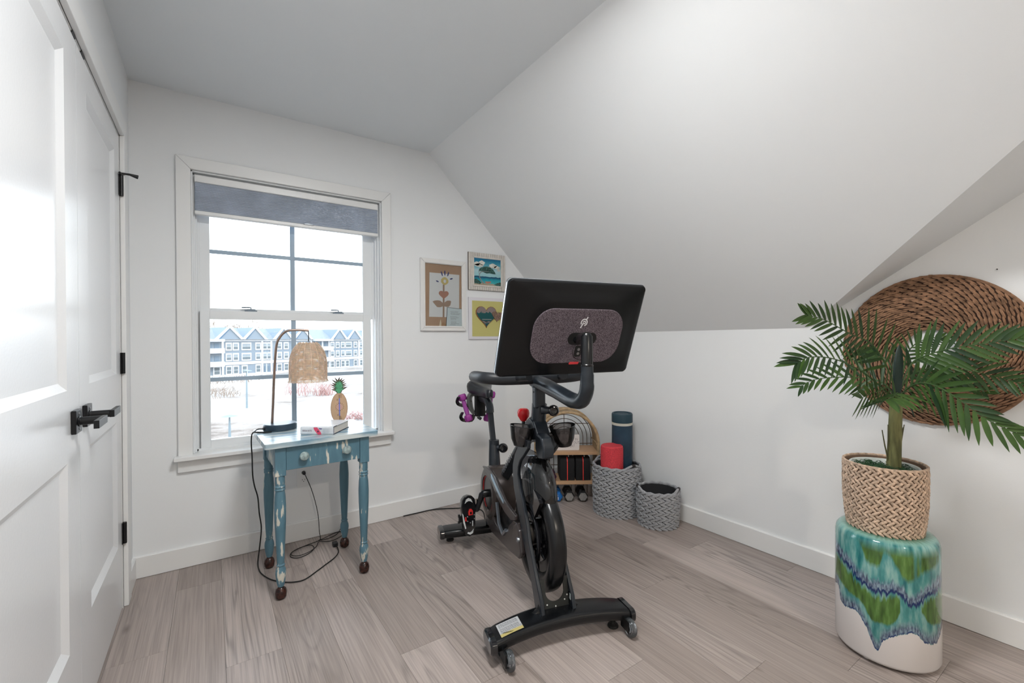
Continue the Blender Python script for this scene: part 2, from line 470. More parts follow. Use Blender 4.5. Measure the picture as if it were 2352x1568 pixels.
for lx in (.185, .655):
    g = G(); g.box(lx-.03, lx+.03, YW+.060, YW+.085, 1.320, 1.327); g.box(lx-.018, lx+.022, YW+.062, YW+.082, 1.327, 1.334)
    g.tube([(lx, YW+.07, 1.334), (lx, YW+.07, 1.342), (lx-.02, YW+.066, 1.343), (lx-.045, YW+.062, 1.341)], .004, 8)
    obj('sash_lock', g, mat('lock_gray', (.20, .25, .30), .4), lo, bev=.001)
# cellular shade
sh = thing('window_shade', 'blue-gray pleated cellular shade drawn partly down at the window top', 'blind')
bx0, bx1 = -.068, .888
g = G(); g.box(bx0, bx1, YW+.004, YW+.045, 1.984, 2.022); obj('headrail', g, trimm, sh, smooth=False, bev=.004)
fab = mat('shade_fabric', (.52, .57, .66), .85, spec=.1, var=.12, vscale=9, bump=.4, bscale=500)
g = G(); NP = 17; zt_, zb_ = 1.984, 1.836; hh = (zt_-zb_)/NP
fr = []; bk = []
for i in range(NP+1):
    z = zt_-hh*i; fr.append((YW+.012, z)); 
    if i < NP: fr.append((YW+.0055, z-hh/2))
bk = [(YW+.036, zb_), (YW+.036, zt_)]
g.prism(fr+bk, bx0+.003, bx1-.003, ax='x'); obj('pleated_fabric', g, fab, sh, smooth=False)
g = G(); g.box(bx0, bx1, YW+.003, YW+.038, 1.816, 1.836); obj('bottom_rail', g, trimm, sh, smooth=False, bev=.004)
g = G(); g.prism([(.45, 1.833), (.505, 1.833), (.495, 1.838), (.485, 1.840), (.47, 1.840), (.46, 1.838)], YW-.006, YW+.004, ax='y'); obj('pull_tab', g, mat('tab_clear', (.6, .66, .72), .25), sh, smooth=False)

# ------------------------------------------------------------------ CEILING CAN LIGHT (behind the camera) AND AN ADDED FILL LIGHT
for i, (x, y, pw) in enumerate(((.69, -1.9, 38), (.58, .86, 26))):  # second light is added, out of view, to brighten the room
    c = thing('recessed_light' if i == 0 else 'fill_light', ('recessed white ceiling light at the room end behind the camera' if i == 0 else 'added wide round fill light at the ceiling, unseen, in front of the camera'), 'ceiling light', (x, y, HC))
    k_ = 1 if i == 0 else 4; g = G(); g.lathe([(.062*k_, 0), (.062*k_+.023, 0), (.062*k_+.026, -.004), (.062*k_, -.006)], 32, closedprof=True); obj('trim_ring', g, trimm, c)
    g = G(); g.lathe([(0, -.002), (.062*k_, -.002)], 32); obj('lens', g, mat('lamp_lens', (1, .86, .68), .5, emit=14) if i == 0 else mat('fill_diffuser', (1, .95, .9), .5, emit=3), c)
    l = bpy.data.lights.new('can_and_fill_lamp', 'AREA'); l.shape = 'DISK'; l.size = .12 if i == 0 else .50; l.energy = pw; l.color = (1, .90, .78) if i == 0 else (.90, .96, 1.0)
    o = bpy.data.objects.new('can_and_fill_lamp', l); COL.objects.link(o); o.location = (x, y, HC-.012)
# ------------------------------------------------------------------ SIDE TABLE
def paint_mat():
    m = mat('worn_blue_paint', (.10, .20, .25), .42)
    n, l, b = nodes_of(m)
    t = n.new('ShaderNodeTexCoord')
    mp = n.new('ShaderNodeMapping'); mp.inputs['Scale'].default_value = (60, 60, 11); l.new(t.outputs['Object'], mp.inputs[0])
    z = n.new('ShaderNodeTexNoise'); z.inputs['Scale'].default_value = 1.0; z.inputs['Detail'].default_value = 5; l.new(mp.outputs[0], z.inputs['Vector'])
    z2 = n.new('ShaderNodeTexNoise'); z2.inputs['Scale'].default_value = 7; l.new(t.outputs['Object'], z2.inputs['Vector'])
    a = n.new('ShaderNodeMath'); a.operation = 'MULTIPLY'; l.new(z.outputs['Fac'], a.inputs[0]); l.new(z2.outputs['Fac'], a.inputs[1])
    cr = n.new('ShaderNodeValToRGB'); e = cr.color_ramp.elements
    e[0].position = .325; e[0].color = (.105, .215, .275, 1); e[1].position = .35; e[1].color = (.62, .60, .52, 1)
    k = e.new(.2); k.color = (.085, .18, .235, 1)
    l.new(a.outputs[0], cr.inputs[0]); l.new(cr.outputs[0], b.inputs['Base Color'])
    return m
def top_mat():
    m = mat('worn_table_top', (.25, .4, .48), .25)
    n, l, b = nodes_of(m); t = n.new('ShaderNodeTexCoord')
    mp = n.new('ShaderNodeMapping'); mp.inputs['Scale'].default_value = (6, 30, 30); l.new(t.outputs['Object'], mp.inputs[0])
    z = n.new('ShaderNodeTexNoise'); z.inputs['Scale'].default_value = 1.0; z.inputs['Detail'].default_value = 5; l.new(mp.outputs[0], z.inputs['Vector'])
    cr = n.new('ShaderNodeValToRGB'); e = cr.color_ramp.elements
    e[0].position = .38; e[0].color = (.16, .30, .40, 1); e[1].position = .62; e[1].color = (.60, .66, .66, 1)
    l.new(z.outputs['Fac'], cr.inputs[0]); l.new(cr.outputs[0], b.inputs['Base Color'])
    return m
bluem, topm = paint_mat(), top_mat()
brown = mat('worn_brown_varnish', (.035, .012, .008), .25, var=.9, vscale=60)
tb = thing('side_table', 'small distressed blue side table with turned legs under the window', 'table', (.428, 2.405, 0), radians(2.2))
g = G(); g.prism(rrect(.50, .415, .012, 3), .680, .704, ax='z'); obj('table_top', g, topm, tb, bev=.004)
LX, LY = .186, .170
for sx in (-1, 1):
    for sy in (-1, 1):
        M = Matrix.Translation((sx*LX, sy*LY, 0))
        g = G(); g.box(-.022, .022, -.022, .022, .552, .680, M)
        prof = [(.0, .552), (.020, .552), (.0205, .520), (.019, .508), (.022, .504), (.022, .499), (.0195, .496), (.022, .492), (.022, .487), (.019, .484), (.0225, .455), (.0245, .41), (.0235, .35), (.019, .25), (.0155, .165), (.0145, .158), (.018, .152), (.0155, .146), (.021, .130), (.0225, .115), (.019, .085), (.0145, .062), (.012, .055)]
        g.lathe(prof, 20, M)
        lg = obj('leg', g, bluem, tb, bev=.0015)
        g = G(); g.lathe([(0, .060), (.0115, .060), (.0125, .052), (.021, .044), (.0245, .028), (.0225, .010), (.014, .001), (0, .0)], 16, M)
        obj('foot', g, brown, lg)
g = G()
g.box(-LX-.014, -LX+.002, -LY+.02, LY-.02, .572, .680); g.box(LX-.002, LX+.014, -LY+.02, LY-.02, .572, .680); g.box(-LX+.02, LX-.02, LY-.002, LY+.014, .572, .680)
obj('apron', g, bluem, tb, smooth=False, bev=.001)
g = G(); g.box(-LX+.023, LX-.023, -LY-.018, -LY-.004, .574, .679); dr = obj('drawer', g, bluem, tb, smooth=False, bev=.0015)
for kx in (-.091, .098):
    g = G(); g.lathe([(0, 0), (.009, 0), (.009, .007), (.019, .012), (.0205, .019), (.017, .026), (.006, .030), (0, .030)], 20, Matrix.Translation((kx, -LY-.018, .630)) @ Matrix.Rotation(radians(90), 4, 'X'))
    obj('knob', g, mat('worn_knob_paint', (.30, .38, .38), .4, var=.5, vscale=60), dr)

# ------------------------------------------------------------------ TABLE LAMP
TZ = .7045
lamp = thing('table_lamp', 'arched metal table lamp with woven rattan bell shade on the blue table', 'lamp', (.288, 2.545, TZ))
slate = mat('lamp_slate_metal', (.045, .075, .105), .35, .4)
g = G(); g.lathe([(0, 0), (.074, 0), (.077, .003), (.077, .026), (.073, .031), (0, .0315)], 40); obj('lamp_base', g, slate, lamp)
g = G()
P = catmull([(-.035, .02, .028), (-.030, .02, .13), (-.024, .02, .27), (-.013, .02, .42), (.004, .02, .468), (.030, .018, .497), (.062, .016, .505), (.105, .014, .5055), (.140, .012, .504)], 6)
g.tube(P, .0062, 8, sx=1.2); obj('pole', g, mat('aged_bronze_tube', (.30, .22, .18), .35, .8, var=.3, vscale=12), lamp)
g = G(); g.tube([(.137, .012, .505), (.139, .012, .49), (.1385, .012, .445)], .0022, 6); obj('shade_cord', g, blackp, lamp)
g = G(); g.tube([(-.072, -.02, .011), (-.079, -.022, .011)], .008, 10); obj('switch', g, blackp, lamp)
ratt = mat('pale_rattan', (.80, .57, .42), .6, var=.18, vscale=60, sub=.25)
CX, CY = .1365, .012
def shr(z):  # radius by height (0 bottom .205 top)
    t = z/.205
    return .0925 if t < .35 else .0925*sqrt(max(0, 1-((t-.35)/.72)**2.3))+.0
shd = bpy.data.objects.new('lamp_shade', None); COL.objects.link(shd); shd.parent = lamp; shd.location = (CX, CY, .236)
g = G(); nr = 62
for i in range(nr):
    z = .010+.192*i/(nr-1); r = shr(z)
    n = 64; zz = z+random.uniform(-.0004, .0004)
    pts = [(r_*cos(2*pi*j/n), r_*sin(2*pi*j/n), zz) for j in range(n) for r_ in [r+.0014*cos(8*2*pi*j/n+(pi if i % 2 else 0))]]
    g.tube(pts, .00125, 4, closed=True)
stuff(obj('cane_weave', g, ratt, shd))
for j in range(16):
    a = 2*pi*j/16; g = G()
    g.tube([(shr(z)*cos(a), shr(z)*sin(a), z) for z in [.205*k/12 for k in range(13)]], .0022, 5)
    obj('cane_rib', g, ratt, shd)
g = G()
for z, r in ((-.001, .097), (.005, .0935)):
    g.tube([(r*cos(2*pi*j/40), r*sin(2*pi*j/40), z+(.001 if j % 2 else -.001)) for j in range(40)], .0024, 5, closed=True)
obj('cane_hem', g, ratt, shd)
g = G(); g.lathe([(0, .203), (.031, .203), (.034, .200)], 20); obj('shade_cap', g, ratt, shd)
g = G(); g.lathe([(0, .115), (.018, .12), (.028, .14), (.024, .165), (.013, .18), (.013, .2), (0, .2)], 16); obj('bulb', g, mat('bulb_glass', (.9, .88, .85), .2), shd)

# ------------------------------------------------------------------ BOOK
bk = thing('book', 'thick hardcover book lying on the blue table beside the lamp', 'book', (.469, 2.354, TZ), atan2(.148, .107)-radians(.0)-pi/2*0)
# local x along B->C (text block depth), local y along A-B (spine length); spine at -x
cov = mat('jacket_white', (.72, .76, .80), .25, var=.12, vscale=14); pages = mat('book_pages', (.70, .66, .60), .8, stretch=(1, 1, 260), var=.12, vscale=2)
navy = mat('cover_navy', (.02, .03, .06), .4)
def cbox(g, x0, x1, y0, y1, z0, z1): g.box(x0, x1, y0, y1, z0, z1); return g
hx, hy = .092, .080
g = G(); g.box(-hx+.004, hx-.004, -hy+.004, hy-.004, .0025, .0355); obj('page_block', g, pages, bk, smooth=False)
g = G(); g.box(-hx, hx, -hy, hy, .0355, .038); obj('front_cover', g, cov, bk, smooth=False, bev=.0008)
g = G(); g.box(-hx, hx, -hy, hy, 0, .0025); obj('back_cover', g, navy, bk, smooth=False, bev=.0008)
g = G(); g.prism([(-hx-.004, .006), (-hx-.0045, .019), (-hx-.004, .032), (-hx, .038), (-hx+.004, .038), (-hx+.004, 0), (-hx, 0)], -hy, hy, ax='y')
spn = obj('spine', g, cov, bk, smooth=False)
g = G(); g.box(-hx-.001, -hx+.030, -hy-.0006, -hy+.0006, 0, .0022); g.box(-hx-.0035, -hx+.0005, -hy-.0006, -hy+.0006, 0, .036); g.box(-hx-.002, -hx+.034, -hy-.0006, -hy+.0006, .0352, .0385); obj('cover_edge', g, navy, bk, smooth=False)
MS = Matrix.Translation((-hx-.0049, .047, .019)) @ Matrix.Rotation(radians(-90), 4, 'Z') @ Matrix.Rotation(radians(90), 4, 'X')
text_mesh('spine_lettering', 'RFIDA HOTE', .0125, MS, mat('ink_maroon', (.12, .05, .10), .5), bk, .0002, sx=.62)
def flat_on(M, poly, nm, m, parent, d=.0004):
    g = G(); g.prism(poly, 0, d, M, ax='z'); return obj(nm, g, m, parent, smooth=False)
MSP = Matrix.Translation((-hx-.0052, 0, .019)) @ Matrix.Rotation(radians(-90), 4, 'Z') @ Matrix.Rotation(radians(90), 4, 'X')
flat_on(MSP, [(-.016, .016), (.002, .017), (.012, .004), (.020, -.008), (.022, -.0175), (.006, -.0175), (-.004, -.006), (-.012, .004)], 'spine_flower', mat('flower_pink', (.75, .08, .16), .5), bk)
flat_on(MSP, [(.010, .014), (.026, .012), (.024, .007), (.012, .008)], 'spine_violet', mat('print_violet', (.16, .14, .30), .5), bk)  # violet shape printed on the spine
flat_on(MSP, [(.002, -.001), (.007, .002), (.010, -.004), (.005, -.008)], 'flower_heart', navy, bk, .0006)
for q in range(7):
    flat_on(MSP, [(.030+q*.0045, .010), (.0312+q*.0045, .010), (.0312+q*.0045, -.012), (.030+q*.0045, -.012)], 'spine_print', mat('print_gray', (.45, .5, .56), .5), bk)

# ------------------------------------------------------------------ PINEAPPLE THERMOMETER
pn = thing('pineapple_thermometer', 'wooden pineapple thermometer with green leaf crown behind the book', 'ornament', (.583, 2.575, TZ), radians(-8))
wood = mat('engraved_ply', (.60, .40, .25), .5, var=.15, vscale=25, stretch=(1, 1, .3)); darkc = mat('burnt_edge', (.10, .05, .03), .6)
def ell(t):  # body half outline
    a = -pi/2+.52+t*(2*pi-1.04)
    return a
body = []
for i in range(33):
    a = -pi/2+.45+(2*pi-.9)*i/32; body.append((.0435*cos(a)*(1-.03*sin(a)), .078+.083*sin(a)))
g = G(); g.prism(body, -.003, .003, ax='y'); obj('pineapple_body', g, wood, pn, smooth=False)
g = G(); rim = [(x*1.0, -.0033, z) for x, z in body]; g.tube(rim, .0011, 4); obj('body_edge', g, mat('edge_tan', (.45, .25, .16), .6), pn)
tips = [(-.040, .196), (-.024, .207), (.006, .246-.002), (.012, .236), (.030, .226), (.030, .215), (.036, .206), (.034, .196), (.039, .190)]
cr_ = [(-.012, .158), (-.024, .170), (-.038, .181), (-.026, .182), (-.036, .193), (-.024, .190), (-.040, .209), (-.026, .202), (-.034, .217), (-.022, .212), (-.034, .236), (-.016, .222), (-.020, .247), (-.008, .230), (.004, .249), (.004, .230), (.017, .242), (.014, .226), (.028, .234), (.019, .217), (.031, .222), (.021, .207), (.037, .212), (.022, .198), (.035, .203), (.022, .189), (.040, .190), (.020, .172), (.013, .158)]
cr_ = [((x*1.12 if abs(x) > .027 or z > .233 else x*.82), z) for x, z in cr_]
g = G(); g.prism(cr_, -.003, .003, ax='y'); obj('crown_back', g, darkc, pn, smooth=False)
cr2 = [(x*.62, .158+(z-.158)*.84) for x, z in cr_]
g = G(); g.prism(cr2, -.0062, -.003, ax='y'); obj('crown_leaves', g, mat('leaf_green_wood', (.10, .38, .20), .5, var=.35, vscale=120), pn, smooth=False)
g = G(); g.tube([(.0005, -.0045, .150), (.002, -.0045, .010)], .0016, 8); obj('thermometer_tube', g, mat('tube_dark', (.12, .1, .09), .3), pn)
g = G(); g.tube([(.0008, -.0055, .130), (.0016, -.0055, .034)], .0020, 8); obj('spirit_column', g, mat('spirit_blue', (.10, .22, .95), .2), pn)
ink = mat('engraving', (.09, .035, .02), .7)
g = G()
for q in range(9): g.box(.006, .011 if q % 2 else .013, -.0036, -.003, .132+q*.0022, .1327+q*.0022)
for q in range(4): g.box(-.013, -.006, -.0036, -.003, .118+q*.0024, .1188+q*.0024)
for q in range(4): g.box(-.011, -.004, -.0036, -.003, .034+q*.0022, .0346+q*.0022)
for q in range(6): g.box(.005, .014-.001*q, -.0036, -.003, .014+q*.0032, .015+q*.0032)
stuff(obj('scale_marks', g, ink, pn, smooth=False))
g = G()
for q in range(14):
    a = 2*pi*q/14; g.prism([(.0185*cos(a-.09)+.002, .082+.0185*sin(a-.09)), (.025*cos(a)+.002, .082+.025*sin(a)), (.0185*cos(a+.09)+.002, .082+.0185*sin(a+.09))], -.0037, -.003, ax='y')
stuff(obj('sun_rays', g, ink, pn, smooth=False))
g = G(); g.lathe([(0, .003), (.0165, .003), (.0165, .0036)], 24, Matrix.Translation((.002, 0, .082)) @ Matrix.Rotation(radians(90), 4, 'X')); obj('sun_disc', g, mat('sun_pink', (.62, .38, .32), .5), pn)
g = G(); g.box(-.02, .02, -.006, .03, 0, .005); obj('stand_foot', g, wood, pn, smooth=False)

# ------------------------------------------------------------------ WALL OUTLETS AND CORDS
def outlet(loc, rz, label, plug=False):
    o = thing('wall_outlet', label, 'outlet', loc, rz)
    g = G(); g.prism(rrect(.070, .115, .006, 3), 0, .005, Matrix.Rotation(radians(90), 4, 'X')); obj('cover_plate', g, trimm, o, bev=.001)
    for s in (-.022, .022):
        g = G(); g.prism(rrect(.034, .028, .010, 4, 0, s), .005, .0065, Matrix.Rotation(radians(90), 4, 'X')); r_ = obj('receptacle', g, trimm, o, smooth=False)
        for a, b in ((-.0065, .0045), (.0065, .0045), (0, -.006)):
            g = G(); g.prism(rrect(.0022 if b > 0 else .004, .008 if b > 0 else .004, .0008, 1, a, s+b), .0064, .0068, Matrix.Rotation(radians(90), 4, 'X')); obj('slot', g, blackp, r_, smooth=False)
    return o
outlet((.437, YW, .365), 0, 'white wall outlet low on the window wall behind the table')
outlet((XR, 2.492, .415), radians(-90), 'white wall outlet on the wall beside the rattan shelf')
pl_ = thing('plug', 'round black plug in the outlet beside the rattan shelf', 'plug', (XR-.007, 2.492, .437), radians(-90))
g = G(); g.lathe([(0, 0), (.015, 0), (.016, .004), (.013, .020), (.007, .026), (0, .027)], 18, Matrix.Rotation(radians(90), 4, 'X')); obj('plug_body', g, blackp, pl_)
cd = thing('lamp_cord', 'black lamp cord hanging left of the blue table and curling on the floor', 'cord', (0, 0, 0))
P = catmull([(.212, 2.528, TZ+.010), (.188, 2.54, TZ+.010), (.172, 2.50, TZ+.006), (.205, 2.478, TZ+.004), (.240, 2.462, TZ+.004), (.190, 2.474, TZ+.0035), (.163, 2.50, TZ+.002), (.158, 2.53, .66), (.162, 2.545, .58), (.164, 2.55, .49), (.172, 2.555, .43), (.186, 2.56, .37), (.192, 2.565, .29), (.201, 2.57, .21), (.194, 2.575, .12), (.185, 2.575, .04), (.188, 2.56, .006), (.199, 2.500, .004), (.228, 2.425, .004), (.273, 2.367, .004), (.320, 2.335, .004), (.365, 2.333, .004), (.43, 2.385, .004), (.475, 2.425, .004), (.53, 2.475, .004), (.562, 2.528, .004), (.570, 2.58, .006), (.566, 2.605, .010)], 5)
g = G(); g.tube(P, .0030, 6); obj('cable', g, rubber, cd)
g = G(); g.box(.552, .578, 2.605, 2.640, .001, .024); obj('plug_end', g, blackp, cd, bev=.004)
c2 = thing('power_cord', 'thin black cord dropping from the outlet into loops behind the blue table', 'cord', (0, 0, 0))
g = G(); g.tube([(.437, YW-.007, .388), (.437, YW-.032, .388)], [.011, .008], 10); obj('plug_end', g, blackp, c2)
P = catmull([(.437, YW-.03, .388), (.445, 2.785, .37), (.470, 2.775, .30), (.490, 2.765, .22), (.503, 2.755, .14), (.507, 2.75, .06), (.510, 2.74, .010), (.49, 2.735, .004), (.44, 2.72, .004), (.39, 2.70, .004), (.350, 2.67, .004), (.340, 2.62, .004), (.370, 2.585, .004), (.42, 2.60, .004), (.46, 2.65, .004), (.455, 2.70, .006), (.41, 2.705, .006), (.36, 2.675, .007), (.345, 2.63, .008), (.375, 2.60, .008), (.43, 2.615, .008), (.475, 2.665, .006), (.50, 2.72, .006), (.54, 2.70, .004), (.58, 2.70, .004), (.63, 2.735, .004), (.655, 2.77, .004), (.64, 2.79, .006), (.59, 2.785, .006), (.53, 2.745, .008), (.50, 2.73, .010), (.56, 2.735, .006), (.62, 2.765, .02), (.66, 2.78, .12), (.655, 2.75, .25), (.63, 2.70, .40), (.60, 2.63, .52), (.585, 2.60, .575)], 5)
g = G(); g.tube(P, .0020, 6); obj('cable', g, rubber, c2)

# ------------------------------------------------------------------ PICTURES ON THE WINDOW WALL
def wallprism(nm, poly, y0, y1, m, parent): g = G(); g.prism(poly, y0, y1, ax='y'); return obj(nm, g, m, parent, smooth=False)
def frame(nm, x0, x1, z0, z1, w, dep, m, parent, step=True):
    g = G()
    for (a, b, c, d) in (((x0, z0), (x1, z0), (x1-w, z0+w), (x0+w, z0+w)), ((x1, z0), (x1, z1), (x1-w, z1-w), (x1-w, z0+w)), ((x1, z1), (x0, z1), (x0+w, z1-w), (x1-w, z1-w)), ((x0, z1), (x0, z0), (x0+w, z0+w), (x0+w, z1-w))):
        g.prism([a, b, c, d], YW-dep, YW-.001, ax='y')
    o = obj(nm, g, m, parent, smooth=False, bev=.003)
    return o
wf_ = mat('frame_white', (.80, .79, .77), .45)
paper = mat('art_paper', (.74, .74, .74), .8)
f1 = thing('framed_picture', 'tall white frame holding a paper flower collage on brown kraft backing', 'picture', (0, 0, 0))
frame('frame', 1.163, 1.507, 1.216, 1.709, .034, .020, wf_, f1)
frame('frame_bead', 1.186, 1.484, 1.239, 1.686, .008, .024, wf_, f1)
Y1 = YW-.010
wallprism('kraft_backing', [(1.19, 1.24), (1.482, 1.24), (1.482, 1.69), (1.19, 1.69)], Y1, YW-.002, mat('kraft_paper', (.44, .27, .16), .8, var=.06, vscale=8), f1)
wallprism('drawing_sheet', [(1.226, 1.312), (1.453, 1.312), (1.457, 1.613), (1.231, 1.614)], Y1-.0015, Y1, paper, f1)
bl = mat('paint_blue', (.01, .02, .16), .5)
for (a, b) in (((1.317, 1.626), (1.327, 1.597)), ((1.345, 1.634), (1.345, 1.602)), ((1.374, 1.626), (1.366, 1.598)), ((1.279, 1.560), (1.297, 1.554)), ((1.384, 1.578), (1.404, 1.584))):
    g = G(); A_ = Vector((a[0], Y1-.0018, a[1])); B_ = Vector((b[0], Y1-.0018, b[1])); d_ = B_-A_
    g.tube([A_, A_+d_*.25, A_+d_*.6, B_], [.0026, .0042, .0036, .0046], 8, sx=.15, up=(0, 1, 0)) if False else g.strand((A_+B_)/2, d_, (0, 1, 0), d_.length*1.1, .0095, .0014)
    obj('finger_mark', g, bl, f1)
g = G(); n = 20
oc = [(1.343+.0285*cos(2*pi*j/n)*(1+.08*sin(3*j)), 1.562+.0265*sin(2*pi*j/n)*(1+.08*cos(5*j))) for j in range(n)]; ic = [(1.344+.010*cos(2*pi*j/n), 1.561+.012*sin(2*pi*j/n)) for j in range(n)]
A = [g.V((x, Y1-.0026, z)) for x, z in oc]; B = [g.V((x, Y1-.0026, z)) for x, z in ic]
for j in range(n): g.f([A[j], A[(j+1) % n], B[(j+1) % n], B[j]])
obj('flower_head', g, mat('paint_mustard', (.58, .46, .16), .6), f1)
twig = mat('stem_paper', (.36, .24, .17), .7)
wallprism('stem', [(1.329, 1.536), (1.342, 1.536), (1.339, 1.308), (1.326, 1.308)], Y1-.0022, Y1-.0014, twig, f1)
def heart(cx, cz, w, h, rot=0, n=30):
    P = []
    for j in range(n):
        t = 2*pi*j/n; x = 16*sin(t)**3/16; z = (13*cos(t)-5*cos(2*t)-2*cos(3*t)-cos(4*t))/17
        x *= w/2; z = (z+.15)*h/2*.98; P.append((cx+x*cos(rot)-z*sin(rot), cz+x*sin(rot)+z*cos(rot)))
    return P
wallprism('paper_heart', heart(1.335, 1.463, .076, .072), Y1-.0034, Y1-.0022, mat('heart_copper', (.42, .19, .12), .6), f1)
for P_ in ([(1.333, 1.388), (1.326, 1.411), (1.308, 1.424), (1.290, 1.427), (1.268, 1.424), (1.251, 1.417), (1.268, 1.398), (1.285, 1.380), (1.305, 1.379)], [(1.334, 1.388), (1.343, 1.416), (1.361, 1.427), (1.380, 1.428), (1.391, 1.424), (1.388, 1.408), (1.384, 1.395), (1.371, 1.384), (1.352, 1.384)]):
    wallprism('paper_leaf', P_, Y1-.003, Y1-.0018, twig, f1)
wallprism('cream_sliver', [(1.299, 1.243), (1.305, 1.278), (1.311, 1.297), (1.315, 1.275), (1.317, 1.243)], Y1-.001, Y1, mat('cream_paper', (.7, .62, .45), .7), f1)
wallprism('poem_card_edge', [(1.350, 1.242), (1.476, 1.242), (1.479, 1.374), (1.359, 1.381)], Y1-.003, Y1-.0015, mat('card_dark', (.03, .05, .06), .6), f1)
wallprism('poem_card', [(1.353, 1.245), (1.473, 1.245), (1.476, 1.371), (1.362, 1.378)], Y1-.004, Y1-.003, mat('card_white', (.62, .70, .72), .6), f1)
g = G(); random.seed(3)
for q in range(14):
    if q in (4, 9): continue
    z = 1.352-q*.0072; a = 1.382+random.random()*.006; e_ = 1.42+random.random()*.045
    while a < e_:
        ww = .003+random.random()*.007; g.box(a, a+ww, Y1-.0046, Y1-.004, z, z+.0016); a += ww+.0022
stuff(obj('poem_lines', g, mat('ink_gray', (.10, .10, .11), .7), f1, smooth=False))
g = G(); g.box(1.194, 1.478, YW-.0165, YW-.0155, 1.244, 1.682); obj('glazing', g, glass_mat('clear_glass'), f1, smooth=False)

f2 = thing('seascape_painting', 'small painting of a windswept tree by the sea in a white slatted frame', 'picture', (0, 0, 0))
X0, X1, Z0, Z1 = 1.531, 1.846, 1.514, 1.787
groove = mat('groove_brown', (.10, .07, .05), .8)
g = G(); g.box(X0, X1, YW-.010, YW-.001, Z0, Z1); obj('frame_backing', g, groove, f2, smooth=False)
cream = mat('slat_cream', (.66, .62, .57), .6, var=.08, vscale=40)
for k in range(2):
    for q in range(2):
        xx = (X0+.001, X0+.018)[q] if k == 0 else (X1-.017, X1-.034)[q]
        g = G(); g.box(xx, xx+.0155, YW-.015, YW-.009, Z0+.001, Z1-.001); obj('frame_slat', g, cream, f2, smooth=False, bev=.001)
ns = 13; wS = (X1-X0-.070)/ns
for k in range(ns):
    for (a, b) in ((Z0+.001, Z0+.026), (Z1-.026, Z1-.001)):
        g = G(); g.box(X0+.0355+wS*k, X0+.0355+wS*(k+1)-.0022, YW-.015, YW-.009, a, b); obj('frame_slat', g, cream, f2, smooth=False, bev=.001)
frame('inner_frame', X0+.030, X1-.030, Z0+.026, Z1-.026, .014, .020, cream, f2)
px0, px1, pz0, pz1 = X0+.042, X1-.040, Z0+.039, Z1-.039
def canvas_mat():
    m = mat('painted_sea_sky', (.1, .4, .5), .5)
    n, l, b = nodes_of(m); t = n.new('ShaderNodeTexCoord'); sp = n.new('ShaderNodeSeparateXYZ'); l.new(t.outputs['Object'], sp.inputs[0])
    mr = n.new('ShaderNodeMapRange'); mr.inputs['From Min'].default_value = pz0; mr.inputs['From Max'].default_value = pz1; l.new(sp.outputs['Z'], mr.inputs['Value'])
    nz = n.new('ShaderNodeTexNoise'); nz.inputs['Scale'].default_value = 26; nz.inputs['Detail'].default_value = 5; l.new(t.outputs['Object'], nz.inputs['Vector'])
    ad = n.new('ShaderNodeMath'); ad.operation = 'MULTIPLY_ADD'; ad.inputs[1].default_value = .10; l.new(nz.outputs['Fac'], ad.inputs[0]); l.new(mr.outputs[0], ad.inputs[2])
    cr = n.new('ShaderNodeValToRGB'); cr.color_ramp.interpolation = 'LINEAR'; e = cr.color_ramp.elements
    e[0].position = 0; e[0].color = (.30, .22, .14, 1); e[1].position = 1; e[1].color = (.01, .16, .30, 1)
    for p, c in ((.10, (.42, .34, .24)), (.14, (.05, .42, .45)), (.26, (.01, .30, .38)), (.34, (.005, .08, .17)), (.372, (.005, .05, .12)), (.382, (.30, .58, .62)), (.6, (.42, .62, .66)), (.78, (.10, .38, .48)), (.95, (.02, .22, .34))):
        k = e.new(p); k.color = (*c, 1)
    l.new(ad.outputs[0], cr.inputs[0]); l.new(cr.outputs[0], b.inputs['Base Color'])
    return m
wallprism('canvas', [(px0, pz0), (px1, pz0), (px1, pz1), (px0, pz1)], YW-.016, YW-.008, canvas_mat(), f2)
YC = YW-.016
cl = mat('cloud_cream', (.66, .66, .60), .6, var=.2, vscale=40)
for cx_, cz_, a_, b_ in ((1.598, 1.706, .026, .014), (1.640, 1.715, .026, .016), (1.615, 1.695, .040, .012), (1.735, 1.700, .034, .016), (1.77, 1.690, .026, .012), (1.70, 1.684, .024, .008), (1.785, 1.672, .014, .010)):
    wallprism('painted_cloud', [(cx_+a_*cos(2*pi*j/14)*(1+.12*sin(j*2.3)), cz_+b_*sin(2*pi*j/14)*(1+.15*cos(j*1.7))) for j in range(14)], YC-.0006, YC, cl, f2)
dk = mat('canopy_green', (.035, .10, .085), .6, var=.9, vscale=110)
def xz_tube(g, pts, r): g.tube([(x, YC-.0012, z) for x, z in pts], r, 6)
g = G(); xz_tube(g, [(1.652, 1.566), (1.634, 1.585), (1.620, 1.608), (1.617, 1.628), (1.628, 1.645), (1.645, 1.655)], [.006, .0035, .003, .0028, .0025, .002])
xz_tube(g, [(1.617, 1.628), (1.612, 1.648), (1.622, 1.660)], .0015); xz_tube(g, [(1.628, 1.645), (1.66, 1.653), (1.70, 1.655)], .0014); obj('painted_trunk', g, mat('trunk_gray', (.30, .28, .28), .6), f2)
wallprism('painted_canopy', [(1.612, 1.650), (1.617, 1.668), (1.632, 1.680), (1.655, 1.688), (1.682, 1.692), (1.710, 1.688), (1.735, 1.672), (1.752, 1.652), (1.757, 1.640), (1.735, 1.640), (1.705, 1.644), (1.68, 1.640), (1.652, 1.648), (1.63, 1.655)], YC-.0016, YC-.0004, dk, f2)
